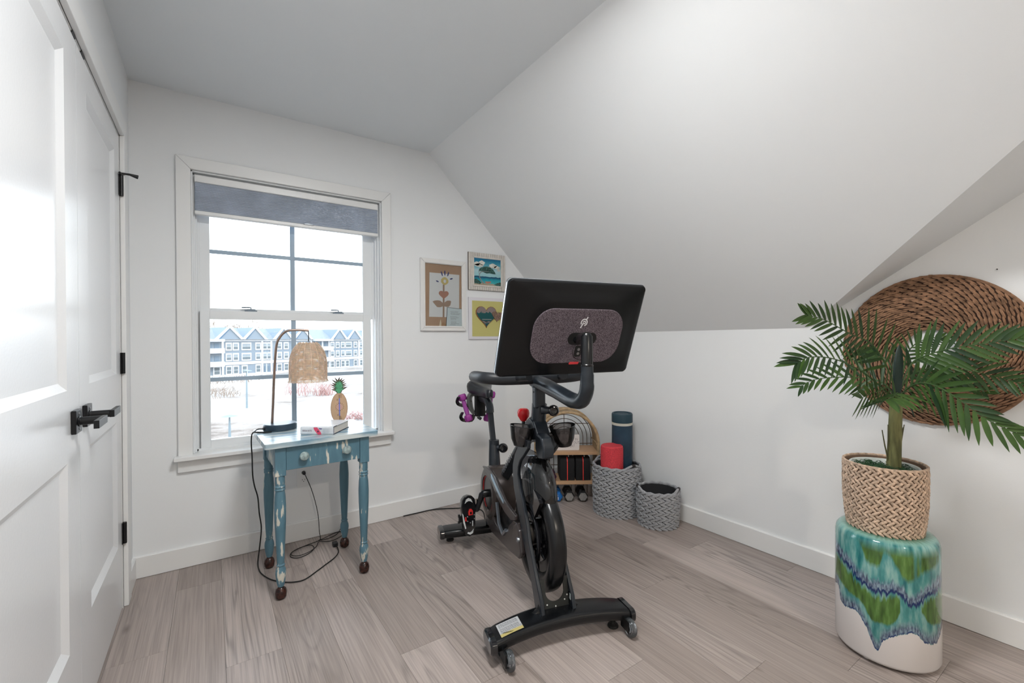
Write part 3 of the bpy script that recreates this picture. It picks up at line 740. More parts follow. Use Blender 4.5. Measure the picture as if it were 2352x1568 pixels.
for P_ in ([(px0, pz0+.012), (px0, pz0+.040), (px0+.02, pz0+.044), (px0+.045, pz0+.030), (px0+.062, pz0+.016), (px0+.05, pz0+.006)], [(px1, pz0), (px1, pz0+.030), (px1-.02, pz0+.026), (px1-.045, pz0+.018), (px1-.062, pz0+.008), (px1-.04, pz0)]):
    wallprism('painted_bush', P_, YC-.0012, YC-.0002, dk, f2)
wallprism('painted_boat', [(1.662, 1.580), (1.719, 1.583), (1.712, 1.572), (1.692, 1.567), (1.674, 1.570)], YC-.0014, YC-.0004, mat('boat_red', (.48, .20, .14), .6), f2)

f3 = thing('heart_picture', 'square white mounted picture with two wooden hearts on yellow green card', 'picture', (0, 0, 0))
wallprism('mount_board', [(1.531, 1.158), (1.846, 1.158), (1.846, 1.461), (1.531, 1.461)], YW-.014, YW-.001, mat('mount_white', (.76, .74, .78), .6), f3)
wallprism('yellow_card', [(1.557, 1.178), (1.820, 1.178), (1.820, 1.437), (1.557, 1.437)], YW-.0155, YW-.014, mat('card_yellow_green', (.56, .52, .19), .7), f3)
def hm():
    m = mat('teal_slate', (.01, .10, .11), .6); n, l, b = nodes_of(m); t = n.new('ShaderNodeTexCoord'); sp = n.new('ShaderNodeSeparateXYZ'); l.new(t.outputs['Object'], sp.inputs[0])
    nz = n.new('ShaderNodeTexNoise'); nz.inputs['Scale'].default_value = 55; nz.inputs['Detail'].default_value = 4; l.new(t.outputs['Object'], nz.inputs['Vector'])
    ad = n.new('ShaderNodeMath'); ad.operation = 'MULTIPLY_ADD'; ad.inputs[1].default_value = .07; l.new(nz.outputs['Fac'], ad.inputs[0]); l.new(sp.outputs['Z'], ad.inputs[2])
    cr = n.new('ShaderNodeValToRGB'); cr.color_ramp.interpolation = 'CONSTANT'; mr = n.new('ShaderNodeMapRange'); mr.inputs['From Min'].default_value = 1.22; mr.inputs['From Max'].default_value = 1.45; l.new(ad.outputs[0], mr.inputs['Value']); l.new(mr.outputs[0], cr.inputs[0])
    e = cr.color_ramp.elements; e[0].position = 0; e[0].color = (.008, .075, .085, 1); e[1].position = .72; e[1].color = (.25, .20, .19, 1)
    for p, c in ((.40, (.30, .26, .24)), (.435, (.10, .05, .04)), (.45, (.006, .085, .09))): k = e.new(p); k.color = (*c, 1)
    l.new(cr.outputs[0], b.inputs['Base Color']); return m
wallprism('large_heart_edge', heart(1.672, 1.318, .176, .190), YW-.022, YW-.0155, mat('heart_rim_brown', (.28, .12, .05), .6), f3)
wallprism('large_heart', heart(1.673, 1.319, .166, .180), YW-.0235, YW-.022, hm(), f3)
g = G(); g.box(1.635, 1.715, YW-.024, YW-.0234, 1.300, 1.304); obj('heart_seam', g, mat('seam_pale', (.4, .36, .33), .7), f3, smooth=False)
wallprism('small_heart', heart(1.764, 1.322, .094, .092, -.15), YW-.0285, YW-.0235, mat('heart_wood', (.24, .15, .11), .6, var=.2, vscale=60), f3)
for i, (tx, xx, zz) in enumerate((('LIVE', 1.735, 1.338), ('LOVE', 1.765, 1.328), ('LUV', 1.788, 1.334))[:0]): pass
g = G(); random.seed(11)
for q in range(16):
    xx = 1.732+.016*(q % 4)+random.random()*.004; zz = 1.345-.014*(q//4)+(.004*(q % 3)); g.box(xx, xx+.0022, YW-.0292, YW-.0284, zz, zz+.008); g.box(xx, xx+.006, YW-.0292, YW-.0284, zz+(.004 if q % 2 else 0), zz+.002+(.004 if q % 2 else 0))
stuff(obj('heart_lettering', g, blackp, f3, smooth=False))

# ------------------------------------------------------------------ RATTAN SHELF IN THE CORNER
RZ = atan2(-.561, .828)
sf = thing('rattan_shelf', 'arched rattan shelf with two wooden boards in the corner behind the bike', 'shelf', (2.075, 2.375, 0), RZ)
rat2 = mat('rattan_wrap', (.42, .29, .16), .6, var=.3, vscale=40, bump=.6, bscale=120)
cane = mat('dark_cane', (.10, .055, .03), .5)
board = mat('shelf_pine', (.52, .32, .18), .45, var=.15, vscale=6, stretch=(2, 30, 30))
D0, D1, RW, ZC = 0.0, .20, .222, .415
def arch(r, z_end=0.0, n=22):
    P = [(r, z_end)]
    P += [(r*cos(pi*i/n), ZC+r*1.02*sin(pi*i/n)) for i in range(n+1)]
    return P+[(-r, z_end)]
g = G()   # woven band
A_ = arch(RW-.004); 
for i in range(len(A_)-1):
    (x0_, z0_), (x1_, z1_) = A_[i], A_[i+1]
    k = .965
    def sc_(x, z): return (x*k, ZC+(z-ZC)*k if z > ZC else z)
    a0, a1 = sc_(x0_, z0_), sc_(x1_, z1_)
    vs = [(x0_, D0, z0_), (x1_, D0, z1_), (x1_, D1, z1_), (x0_, D1, z0_), (a0[0], D0, a0[1]), (a1[0], D0, a1[1]), (a1[0], D1, a1[1]), (a0[0], D1, a0[1])]
    v = [g.V(p) for p in vs]
    g.f([v[0], v[1], v[2], v[3]]); g.f([v[4], v[7], v[6], v[5]]); g.f([v[0], v[4], v[5], v[1]]); g.f([v[3], v[2], v[6], v[7]])
obj('woven_hood', g, rat2, sf)
for dd, rr_ in ((D0-.002, .0105), (D1+.002, .008)):
    g = G(); g.tube([(x, dd, z) for x, z in arch(RW-.004)], rr_, 8, up=(0, 1, 0)); obj('rattan_hoop', g, rat2, sf)
for q in range(3):
    g = G(); g.tube([(x*.95, D0+.035+.02*q, ZC+(z-ZC)*1.03+.003 if z > ZC else z) for x, z in arch(RW+.004)], .004, 6, up=(0, 1, 0)); obj('rattan_strip', g, rat2, sf)
for za, zb in ((.127, .150), (.335, .358)):
    g = G(); g.box(-RW+.012, RW-.012, D0, D1-.004, za, zb); obj('shelf_board', g, board, sf, smooth=False, bev=.002)
    for xx in (-RW+.014, RW-.014):
        g = G(); g.tube([(xx, D0, zb+.055), (xx, D1, zb+.055)], .006, 6); obj('side_rail', g, rat2, sf)
for k in range(6):   # concentric arcs of the back
    r = RW-.022-k*.030
    g = G(); g.tube([(x, D1, z) for x, z in arch(r, .0)], .0026, 5, up=(0, 1, 0)); obj('back_cane', g, cane, sf)
for z in (.21, .37, .52):
    g = G(); hw = RW-.01 if z < ZC else sqrt(max(0, (RW-.01)**2-(z-ZC)**2)); g.tube([(-hw, D1+.004, z), (hw, D1+.004, z)], .0026, 5); obj('back_cane', g, cane, sf)
g = G(); g.tube([(0, D1+.003, .37), (0, D1+.003, ZC+RW-.01)], .0026, 5); obj('back_cane', g, cane, sf)
def on_shelf(x, y, z): return Matrix.Translation((2.075, 2.375, 0)) @ Matrix.Rotation(RZ, 4, 'Z') @ Vector((x, y, z))
# sign block
sg = thing('sign_block', 'white wooden block sign with flowers reading breathe in breathe out repeat', 'sign', on_shelf(-.030, .055, .358), RZ)
g = G(); g.prism(rrect(.240, .112, .008, 3, 0, .056), -.012, .012, Matrix.Rotation(radians(90), 4, 'X')); obj('sign_board', g, mat('sign_white', (.72, .68, .66), .6), sg, bev=.001)
inkt = mat('sign_ink', (.28, .24, .24), .7)
for s_, z in (('BREATHE IN', .078), ('BREATHE OUT', .054), ('REPEAT', .030)):
    text_mesh('lettering', s_, .026, Matrix.Translation((.052, -.0124, z)) @ Matrix.Rotation(radians(90), 4, 'X'), inkt, sg, .0003, spacing=1.0, sx=.80)
for (a, b) in (((-.085, .0), (-.100, .055)), ((-.080, 0), (-.072, .050)), ((-.078, 0), (-.050, .040)), ((-.084, 0), (-.088, .035))):
    g = G(); g.tube([(a[0], -.0125, a[1]+.004), ((a[0]+b[0])/2+.002, -.0125, (a[1]+b[1])/2), (b[0], -.0125, b[1])], .0007, 4); o_ = obj('flower_stem', g, inkt, sg)
    g = G(); g.strand((b[0], -.0126, b[1]+.008), (.2, 0, 1), (0, 1, 0), .022, .014, .001); obj('flower', g, mat('flower_orange', (.75, .35, .15), .6), sg)
# black storage boxes with a red stripe
for i, (xc, ln) in enumerate(((.000, 'left black zip case with red stripe on the lower rattan shelf board'), (.112, 'right black zip case with red stripe on the lower rattan shelf board'))):
    b_ = thing('striped_case', ln, 'case', on_shelf(xc, .018, .150), RZ, 'black cases on the rattan shelf')
    g = G(); g.prism([(0, 0), (.150, 0), (.150, .150), (.028, .160), (.008, .148), (0, .132)], -.052, .052, ax='x'); obj('case_body', g, mat('case_black', (.006, .006, .007), .8), b_, bev=.005)
    g = G(); g.prism([(-.0012, .0015), (.004, .0015), (.004, .130), (.011, .1455), (.028, .157), (.05, .156), (.05, .1575), (.027, .1612), (.0075, .1495), (-.0012, .1335)], -.003, .003, ax='x'); obj('red_stripe', g, mat('stripe_red', (.75, .05, .04), .5), b_, smooth=False)
    g = G(); g.tube([(.012, .03, .160), (.012, .03, .178)], .003, 8); obj('zip_pull', g, mat('white_tag', (.8, .8, .8), .5), b_)
# dumbbells
def dumbbell(nm, label, M, headcol, r, L, num=None, numcol=(.8, .8, .8), hn=6, facecol=None, grip=None, group=None, hl=.045, tilt=0):
    o = thing(nm, label, 'dumbbell', (0, 0, 0), 0, group); o.matrix_world = M
    hm_ = mat('dumb_%02d%02d%02d' % tuple(int(c*99) for c in headcol), headcol, .55)
    for s in (-1, 1):
        g = G(); R0 = r
        MM = Matrix.Rotation(radians(90), 4, 'X')   # axis along y
        z0, z1 = (L/2-hl, L/2) if s > 0 else (-L/2, -L/2+hl)
        g.lathe([(R0*.80, z0), (R0, z0+hl*.22), (R0, z1-hl*.22), (R0*.80, z1)], hn, MM @ Matrix.Rotation(radians(0 if hn == 6 else 22), 4, 'Z'))
        obj('weight_head', g, hm_, o, bev=.003, ang=30)
    if facecol:
        g = G(); g.lathe([(0, L/2), (r*.80, L/2), (r*.78, L/2+.0012), (0, L/2+.0012)], 6, Matrix.Rotation(radians(90), 4, 'X')); obj('end_face', g, mat('db_face', facecol, .5, var=.15, vscale=80), o, smooth=False)
    g = G(); g.tube([(0, -L/2+hl*.8, 0), (0, -.02, 0), (0, .02, 0), (0, L/2-hl*.8, 0)], [.012, .0145, .0145, .012], 12); obj('grip', g, grip or mat('grip_steel', (.35, .35, .36), .4, .8), o)
    if num: 
        for s_, sz_, zz in num: text_mesh('weight_number', s_, sz_, Matrix.Translation((0, -L/2-.0004, zz)) @ Matrix.Rotation(radians(90), 4, 'X'), mat('number_white', numcol, .5), o, .0003)
    return o
RS = Matrix.Rotation(RZ, 4, 'Z')
dumbbell('dumbbell', 'blue hex dumbbell marked eight under the rattan shelf', Matrix.Translation(on_shelf(-.072, .085, .0375)) @ RS, (.01, .13, .42), .0375, .17, [('8', .030, -.009), ('lb', .010, .014)], group='dumbbells on the floor under the shelf')
for xc, ln in ((.012, 'gray hex dumbbell under the shelf next to the blue one'), (.108, 'gray hex dumbbell under the shelf farthest from the blue one')):
    d_ = dumbbell('dumbbell', ln, Matrix.Translation(on_shelf(xc, .09, .0375)) @ RS @ Matrix.Rotation(pi, 4, 'Z'), (.018, .018, .018), .0375, .17, facecol=None, group='dumbbells on the floor under the shelf')
    g = G(); g.lathe([(0, .0849), (.031, .0849), (.030, .0862), (0, .0862)], 6, Matrix.Rotation(radians(90), 4, 'X')); g.bm.transform(Matrix.Scale(1, 4)); 
    o_ = obj('end_face', g, mat('db_face', (.26, .25, .24), .5, var=.15, vscale=80), d_, smooth=False); o_.rotation_euler = (0, 0, pi)
dumbbell('dumbbell', 'small dark plum dumbbell marked two on the lower rattan shelf', Matrix.Translation(on_shelf(-.105, .070, .178)) @ RS, (.045, .015, .045), .0285, .135, [('2', .026, -.002)], hl=.036, grip=mat('plum_grip', (.045, .015, .045), .5))

# ------------------------------------------------------------------ KNITTED ROPE BASKETS
ropem = mat('gray_cotton_rope', (.36, .365, .38), .85, var=.25, vscale=220, bump=.5, bscale=500)
dark_in = mat('basket_inside', (.03, .03, .033), .9)
leather = mat('dark_leather', (.03, .022, .02), .5)
def rope_basket(label, cx, cy, R0, H, rows, ncol, taper, handles):
    o = thing('rope_basket', label, 'basket', (cx, cy, 0), 0, 'gray knitted rope baskets')
    def rad(t): return R0*(1-taper*(1-sin(min(1, t*1.15)*pi/2)))*(1-.03*t)
    g = G(); prof = [(0, .004), (rad(0)-.016, .004)]+[(rad(i/10)-.011, .006+(H-.012)*i/10) for i in range(11)]+[(rad(1-i/10)-.016, .006+(H-.012)*(1-i/10)) for i in range(11)]+[(0, .010)]
    g.lathe(prof, 40); obj('basket_lining', g, dark_in, o)
    g = G(); hrow = H/rows
    for r_ in range(rows):
        t = (r_+.5)/rows; rr = rad(t)-.006; z = hrow*(r_+.5); sgn = 1 if r_ % 2 else -1
        for c in range(ncol):
            a = 2*pi*(c+(.5 if r_ % 4 > 1 else 0)+(.18 if r_ % 2 else 0))/ncol+random.uniform(-.01, .01)
            nrm = Vector((cos(a), sin(a), 0)); tg = Vector((-sin(a), cos(a), 0))
            d = tg*cos(.36*sgn)+Vector((0, 0, 1))*sin(.36*sgn)+nrm*.10
            g.strand(nrm*rr+Vector((0, 0, z)), d, nrm, 2*pi*rr/ncol*1.42, hrow*.98, .020)
    stuff(obj('rope_knit', g, ropem, o))
    g = G(); k = 60; rr = rad(1)-.008
    g.tube([(rr*cos(2*pi*j/k), rr*sin(2*pi*j/k), H+.003*sin(2*pi*j/k*15)) for j in range(k)], .008, 6, closed=True); obj('rope_rim', g, ropem, o)
    for ha in handles:
        g = G(); P = []
        for q in range(13):
            u = q/12; a = ha+(u-.5)*.95; P.append(((rad(1)-.004)*cos(a), (rad(1)-.004)*sin(a), H-.004+.026*sin(pi*u)))
        g.tube(P, .0075, 7); hd = obj('rope_handle', g, ropem, o)
        g = G(); P2 = [P[5], P[6], P[7]]; g.tube(P2, .0098, 8); obj('leather_tab', g, leather, hd)
    return o
rope_basket('larger gray knitted rope basket holding the rolled mat and red roller', 2.246, 2.075, .163, .315, 18, 24, .05, (radians(-95), radians(85)))
rope_basket('smaller empty gray knitted rope basket in front of the larger one', 2.303, 1.788, .134, .215, 12, 20, .10, (radians(-70), radians(150)))
# yoga mat and foam roller
ym_ = thing('yoga_mat', 'tall dark blue rolled mat standing in the larger rope basket', 'yoga mat', (2.314, 2.090, .014)); ym_.rotation_euler = (radians(1.5), radians(-1.2), 0)
mm_ = mat('mat_navy', (.018, .045, .075), .55, var=.35, vscale=7, bump=.3, bscale=30)
g = G(); P = []; R_ = []
prof = [(0, .002), (.066, .002), (.068, .01)]+[(.068+.0012*sin(i*2.1), .01+.61*i/18) for i in range(19)]+[(.067, .630)]
g.lathe([(0, .002), (.066, .002), (.068, .01), (.0685, .16), (.0675, .3), (.069, .42), (.068, .56)], 36); obj('mat_roll', g, mm_, ym_)
g = G(); g.lathe([(.0655, .56), (.0688, .5605), (.0688, .577), (.0655, .5775)], 36); obj('pale_edge', g, mat('mat_cream', (.66, .63, .54), .6), ym_)
g = G(); g.lathe([(.066, .578), (.0695, .579), (.0695, .630), (.066, .637), (.058, .6375), (.055, .630), (.045, .628), (.040, .634), (.030, .632), (0, .630)], 36); obj('mat_end', g, mat('mat_navy_cap', (.018, .05, .07), .5), ym_)
for (a, z, L) in ((.9, .50, .05), (3.9, .43, .06), (4.3, .36, .05), (4.1, .21, .07), (4.35, .19, .05), (4.2, .28, .04), (4.25, .15, .06)):
    g = G(); g.strand((.0675*cos(a), .0675*sin(a), z), (-sin(a), cos(a), .22), (cos(a), sin(a), 0), L, .006, .003); obj('mat_crease', g, mm_, ym_)
fr_ = thing('foam_roller', 'red speckled foam roller standing in the larger rope basket', 'foam roller', (2.185, 2.060, .014))
g = G(); g.lathe([(0, .002), (.068, .002), (.073, .008), (.0735, .42), (.071, .432), (.064, .438), (.03, .436), (0, .436)], 40); obj('roller_body', g, mat('roller_red', (.62, .045, .060), .75, var=.25, vscale=190, bump=.4, bscale=300), fr_)
# ------------------------------------------------------------------ WOVEN WALL RING
wr = thing('woven_wall_ring', 'large round brown seagrass wall hanging with a hole in the middle behind the palm', 'wall decoration', (XR-.004, .545, 1.097))
MW = Matrix.Rotation(radians(-90), 4, 'Y')     # local z -> -x (into the room)
seag = mat('seagrass_brown', (.30, .165, .095), .75, var=.45, vscale=45, bump=.4, bscale=200)
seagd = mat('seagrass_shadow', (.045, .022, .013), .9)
def dish(r): t = (r-.09)/.21; return .012+.030*sin(pi*min(1, max(0, t)))**.8
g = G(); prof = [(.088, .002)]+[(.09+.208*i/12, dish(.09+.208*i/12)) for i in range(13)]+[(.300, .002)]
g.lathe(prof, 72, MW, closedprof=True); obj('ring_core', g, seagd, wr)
g = G(); rows = 20
for i in range(rows):
    r = .0935+.207*i/(rows-1); n = int(2*pi*r/.030); z = dish(r)+.002
    for j in range(n):
        a = 2*pi*(j+.5*(i % 2)+random.uniform(-.12, .12))/n
        p = Vector((r*cos(a), r*sin(a), z+random.uniform(-.001, .002))); rad_ = Vector((cos(a), sin(a), 0)); tg = Vector((-sin(a), cos(a), 0))
        d = tg*1+rad_*(.26+random.uniform(-.08, .08))+Vector((0, 0, .10)); L = .040*random.uniform(.9, 1.15)
        g.strand(MW @ p, MW.to_3x3() @ d, MW.to_3x3() @ Vector((0, 0, 1)), L, .0088*random.uniform(.85, 1.1), .009, n=5)
stuff(obj('seagrass_weave', g, seag, wr))
for r in (.089, .301):
    g = G(); k = 80; g.tube([MW @ Vector((r*cos(2*pi*j/k), r*sin(2*pi*j/k), .010+.0015*(j % 2))) for j in range(k)], .0065, 6, closed=True); obj('ring_edge', g, seag, wr)
nl = thing('wall_pin', 'tiny dark pin in the wall above the woven ring', 'pin', (XR-.001, .361, 1.404))
g = G(); g.lathe([(0, 0), (.0022, .0), (.0022, .003), (0, .004)], 8, MW); obj('pin_head', g, blackm, nl)

# ------------------------------------------------------------------ CERAMIC STOOL
SX, SY, SR, SH = 2.063, .588, .1515, .447
def glaze():
    m = mat('drip_glaze', (.5, .5, .5), .09, coat=.5)
    n, l, b = nodes_of(m)
    def mth(op, a, c=None, cl=False):
        k = n.new('ShaderNodeMath'); k.operation = op; k.use_clamp = cl
        for i, v in enumerate((a, c)):
            if v is None: continue
            if isinstance(v, (int, float)): k.inputs[i].default_value = v
            else: l.new(v, k.inputs[i])
        return k.outputs[0]
    t = n.new('ShaderNodeTexCoord'); sp = n.new('ShaderNodeSeparateXYZ'); l.new(t.outputs['Object'], sp.inputs[0])
    ang = mth('ARCTAN2', sp.outputs['Y'], sp.outputs['X'])     # local front (towards the camera) is at angle pi
    z = sp.outputs['Z']
    cmb = n.new('ShaderNodeCombineXYZ'); l.new(mth('COSINE', ang), cmb.inputs[0]); l.new(mth('SINE', ang), cmb.inputs[1]); l.new(mth('MULTIPLY', z, 1.0), cmb.inputs[2])
    def noise(sc, zs, det=3, dist=0):
        mp = n.new('ShaderNodeMapping'); mp.inputs['Scale'].default_value = (1, 1, zs); l.new(cmb.outputs[0], mp.inputs[0])
        q = n.new('ShaderNodeTexNoise'); q.inputs['Scale'].default_value = sc; q.inputs['Detail'].default_value = det; q.inputs['Distortion'].default_value = dist; l.new(mp.outputs[0], q.inputs['Vector']); return q.outputs['Fac']
    # piecewise drip lines over the front: value = z height of a boundary at this angle
    u = mth('DIVIDE', mth('ADD', mth('MODULO', mth('ADD', ang, 2*pi), 2*pi), 0), 2*pi)   # 0..1, front at .5
    def curve(pts):
        c = n.new('ShaderNodeFloatCurve'); cm = c.mapping.curves[0]
        c.mapping.use_clip = False
        while len(cm.points) > 2: cm.points.remove(cm.points[0])
        cm.points[0].location = (0, pts[0][1]); cm.points[1].location = (1, pts[-1][1])
        for x, y in pts: 
            q = cm.points.new(x, y); q.handle_type = 'AUTO_CLAMPED'
        c.mapping.update(); l.new(u, c.inputs['Value']); return c.outputs[0]
    ST = STOOLPTS
    low, mid = curve(ST['low']), curve(ST['mid'])
    jag = mth('MULTIPLY', mth('SUBTRACT', noise(20, .8, 5), .5), .075)
    low = mth('ADD', low, mth('MULTIPLY', jag, .30)); mid2 = mth('ADD', mid, mth('MULTIPLY', jag, .8))
    dlow = mth('SUBTRACT', z, low); dmid = mth('SUBTRACT', z, mid2)
    def ramp(fac, els, interp='LINEAR'):
        cr = n.new('ShaderNodeValToRGB'); cr.color_ramp.interpolation = interp; e = cr.color_ramp.elements
        e[0].position, e[0].color = els[0][0], (*els[0][1], 1); e[1].position, e[1].color = els[-1][0], (*els[-1][1], 1)
        for p, c in els[1:-1]: k = e.new(p); k.color = (*c, 1)
        if fac is not None: l.new(fac, cr.inputs[0])
        return cr.outputs[0]
    def rng(v, a, b_):
        r = n.new('ShaderNodeMapRange'); r.inputs['From Min'].default_value = a; r.inputs['From Max'].default_value = b_; l.new(v, r.inputs['Value']); return r.outputs[0]
    def mix(f, a, b_):
        x = n.new('ShaderNodeMix'); x.data_type = 'RGBA'; x.clamp_factor = True
        l.new(f, x.inputs['Factor']) if not isinstance(f, float) else None
        for s_, v in (('A', a), ('B', b_)):
            if isinstance(v, tuple): x.inputs[s_].default_value = (*v, 1)
            else: l.new(v, x.inputs[s_])
        return x.outputs['Result']
    teal = ramp(noise(7, 1.5, 5), [(.30, (.012, .13, .14)), (.46, (.06, .25, .24)), (.60, (.20, .40, .37)), (.78, (.36, .54, .48))])
    green = ramp(noise(11, 1.3, 4), [(.3, (.028, .075, .012)), (.55, (.075, .17, .03)), (.75, (.14, .27, .07))])
    slate = ramp(noise(26, 2.0, 4), [(.35, (.035, .05, .10)), (.5, (.13, .18, .25)), (.65, (.25, .36, .42))])
    navy_ = (.005, .018, .10)
    # green lobes: below mid line, above low line band, and two up top
    dg = mth('SUBTRACT', z, mth('ADD', curve(ST['glow']), mth('MULTIPLY', jag, .25)))
    dg2 = mth('SUBTRACT', mid2, z)
    gmask = mth('MULTIPLY', rng(dg, 0, .010), rng(dg2, .012, .030))
    gm = mth('MULTIPLY', gmask, rng(curve(ST['gmask']), .45, .55))
    dt = mth('SUBTRACT', z, mth('ADD', curve(ST['tlow']), mth('MULTIPLY', jag, .3)))
    tm = mth('MULTIPLY', mth('MULTIPLY', rng(dt, 0, .018), rng(mth('SUBTRACT', .432, z), 0, .03)), rng(noise(4, .3, 2), .36, .46))
    col = mix(gm, teal, green); col = mix(tm, col, green)
    # slate then navy along the middle line, slate along the low line
    def band(d, a, b_, c_, e_): return mth('MULTIPLY', rng(d, a, b_), mth('SUBTRACT', 1, rng(d, c_, e_), True))
    col = mix(band(dmid, -.002, .004, .020, .040), col, slate)
    col = mix(band(dmid, -.016, -.006, .000, .006), col, navy_)
    col = mix(band(dlow, .0, .004, .018, .045), col, slate)
    col = mix(mth('MULTIPLY', band(dlow, -.001, .002, .004, .008), rng(noise(7, .5, 2), .42, .52)), col, (.008, .03, .14))
    white = (.70, .66, .64)
    col = mix(rng(dlow, -.0015, .0015), white, col)
    topm_ = rng(z, .436, .445)
    rtop = mth('SQRT', mth('ADD', mth('POWER', sp.outputs['X'], 2), mth('POWER', sp.outputs['Y'], 2)))
    tcol = mix(rng(mth('ADD', rtop, mth('MULTIPLY', jag, .5)), .105, .135), (.05, .15, .09), (.22, .42, .36))
    col = mix(topm_, col, tcol)
    l.new(col, b.inputs['Base Color'])
    rg = mth('SUBTRACT', .55, mth('MULTIPLY', rng(dlow, -.001, .001), .46)); l.new(rg, b.inputs['Roughness'])
    return m
# drip boundaries measured from the photograph: (fraction of turn, height); .5 faces the camera
STOOLPTS = {
 'low': [(0, .15), (.15, .19), (.27, .20), (.32, .215), (.335, .17), (.36, .155), (.40, .165), (.44, .13), (.46, .085), (.475, .06), (.49, .095), (.54, .135), (.58, .148), (.62, .118), (.66, .112), (.72, .15), (.85, .16), (1, .15)],
 'mid': [(0, .32), (.15, .30), (.27, .345), (.33, .335), (.38, .315), (.43, .285), (.48, .268), (.53, .285), (.575, .245), (.61, .268), (.66, .295), (.74, .31), (.88, .30), (1, .32)],
 'glow': [(0, .2), (.25, .245), (.33, .235), (.38, .215), (.43, .20), (.47, .150), (.52, .165), (.56, .23), (.60, .22), (.64, .175), (.70, .17), (.8, .22), (1, .2)],
 'gmask': [(0, .8), (.2, .8), (.30, .9), (.50, .9), (.535, .8), (.555, .2), (.59, .2), (.615, .8), (.70, .9), (.8, .6), (1, .8)],
 'tlow': [(0, .36), (.2, .38), (.30, .42), (.36, .43), (.42, .41), (.455, .345), (.48, .345), (.50, .40), (.53, .36), (.565, .315), (.61, .345), (.66, .36), (.75, .40), (1, .36)]}
az = atan2(SY, SX)     # camera direction: local -x must face the camera
st = thing('ceramic_stool', 'white ceramic drum stool with green and teal drip glaze under the palm', 'stool', (SX, SY, 0), az)
g = G(); g.lathe([(0, .010), (SR-.012, .010), (SR-.004, .013), (SR, .022), (SR, .20), (SR-.001, .415), (SR-.005, .432), (SR-.014, .443), (SR-.03, .4465), (SR-.06, .447), (0, .447)], 96); obj('stool_body', g, glaze(), st, ang=60)
for a in (.6, 2.7, 4.8):
    g = G(); g.lathe([(0, 0), (.012, 0), (.013, .010), (0, .010)], 12, Matrix.Translation((.118*cos(a), .118*sin(a), 0))); obj('stool_foot', g, trimm, st)

# ------------------------------------------------------------------ SEAGRASS POT BASKET + PALM
PX, PY, PZ = 2.066, .592, .4475
pb = thing('plant_basket', 'round natural herringbone seagrass basket standing on the glazed stool', 'basket', (PX, PY, PZ))
straw = mat('natural_seagrass', (.56, .41, .30), .7, var=.42, vscale=75, bump=.3, bscale=300)
strawd = mat('seagrass_gap', (.16, .10, .065), .9)
def pr_(t): return .112+.012*sin(min(1, t*1.6)*pi/2)
PH = .238
g = G(); g.lathe([(0, .002), (pr_(0)-.004, .002)]+[(pr_(i/8)-.003, .004+(PH-.006)*i/8) for i in range(9)]+[(pr_(1)-.008, PH-.002)]+[(pr_(1)-.012, PH-.01), (pr_(.5)-.009, .1), (pr_(0)-.009, .006), (0, .006)], 48); obj('basket_wall', g, strawd, pb)
g = G(); rows = 17; nc = 36
for i in range(rows):
    t = (i+.5)/rows; z = PH*t; r = pr_(t)
    for j in range(nc):
        a = 2*pi*(j+.5*(i % 2))/nc; nrm = Vector((cos(a), sin(a), 0)); tg = Vector((-sin(a), cos(a), 0)); sg_ = 1 if i % 2 else -1
        d = tg*cos(.62)+Vector((0, 0, sg_*sin(.62)))
        g.strand(nrm*(r-.001+random.uniform(-.0006, .0008))+Vector((0, 0, z)), d, nrm, .0290, .0122, .0060, n=5)
stuff(obj('seagrass_weave', g, straw, pb))
g = G(); k = 56; g.tube([((pr_(1)-.003)*cos(2*pi*j/k), (pr_(1)-.003)*sin(2*pi*j/k), PH+.001*(j % 2)) for j in range(k)], .0048, 6, closed=True); obj('basket_rim', g, straw, pb)
pm = thing('potted_palm', 'artificial palm with feathered fronds in the seagrass basket', 'plant', (PX, PY, PZ+.008))
LZ = PZ+.008
g = G(); g.lathe([(0, 0), (.070, 0), (.098, .212), (.102, .216), (.105, .220), (.102, .223), (.097, .221), (.094, .214), (.090, .196), (0, .196)], 40); obj('pot', g, mat('pot_white', (.66, .70, .66), .35), pm)
mossm = mat('green_moss', (.030, .085, .035), .8)
g = G()
for i in range(230):
    a = random.random()*2*pi; r = .088*sqrt(random.random()); c_ = Vector((r*cos(a), r*sin(a), .202+random.random()*.012)); b1 = random.random()*2*pi; L = .018+.02*random.random()
    pts = [c_+Vector((L*(u-.5)*cos(b1+2.2*u), L*(u-.5)*sin(b1+2.2*u)*1.3, .010*sin(pi*u))) for u in (0, .33, .66, 1)]
    g.tube(pts, .0009, 3, cap=False)
g.lathe([(0, .202), (.092, .199)], 24)
stuff(obj('moss', g, mossm, pm))
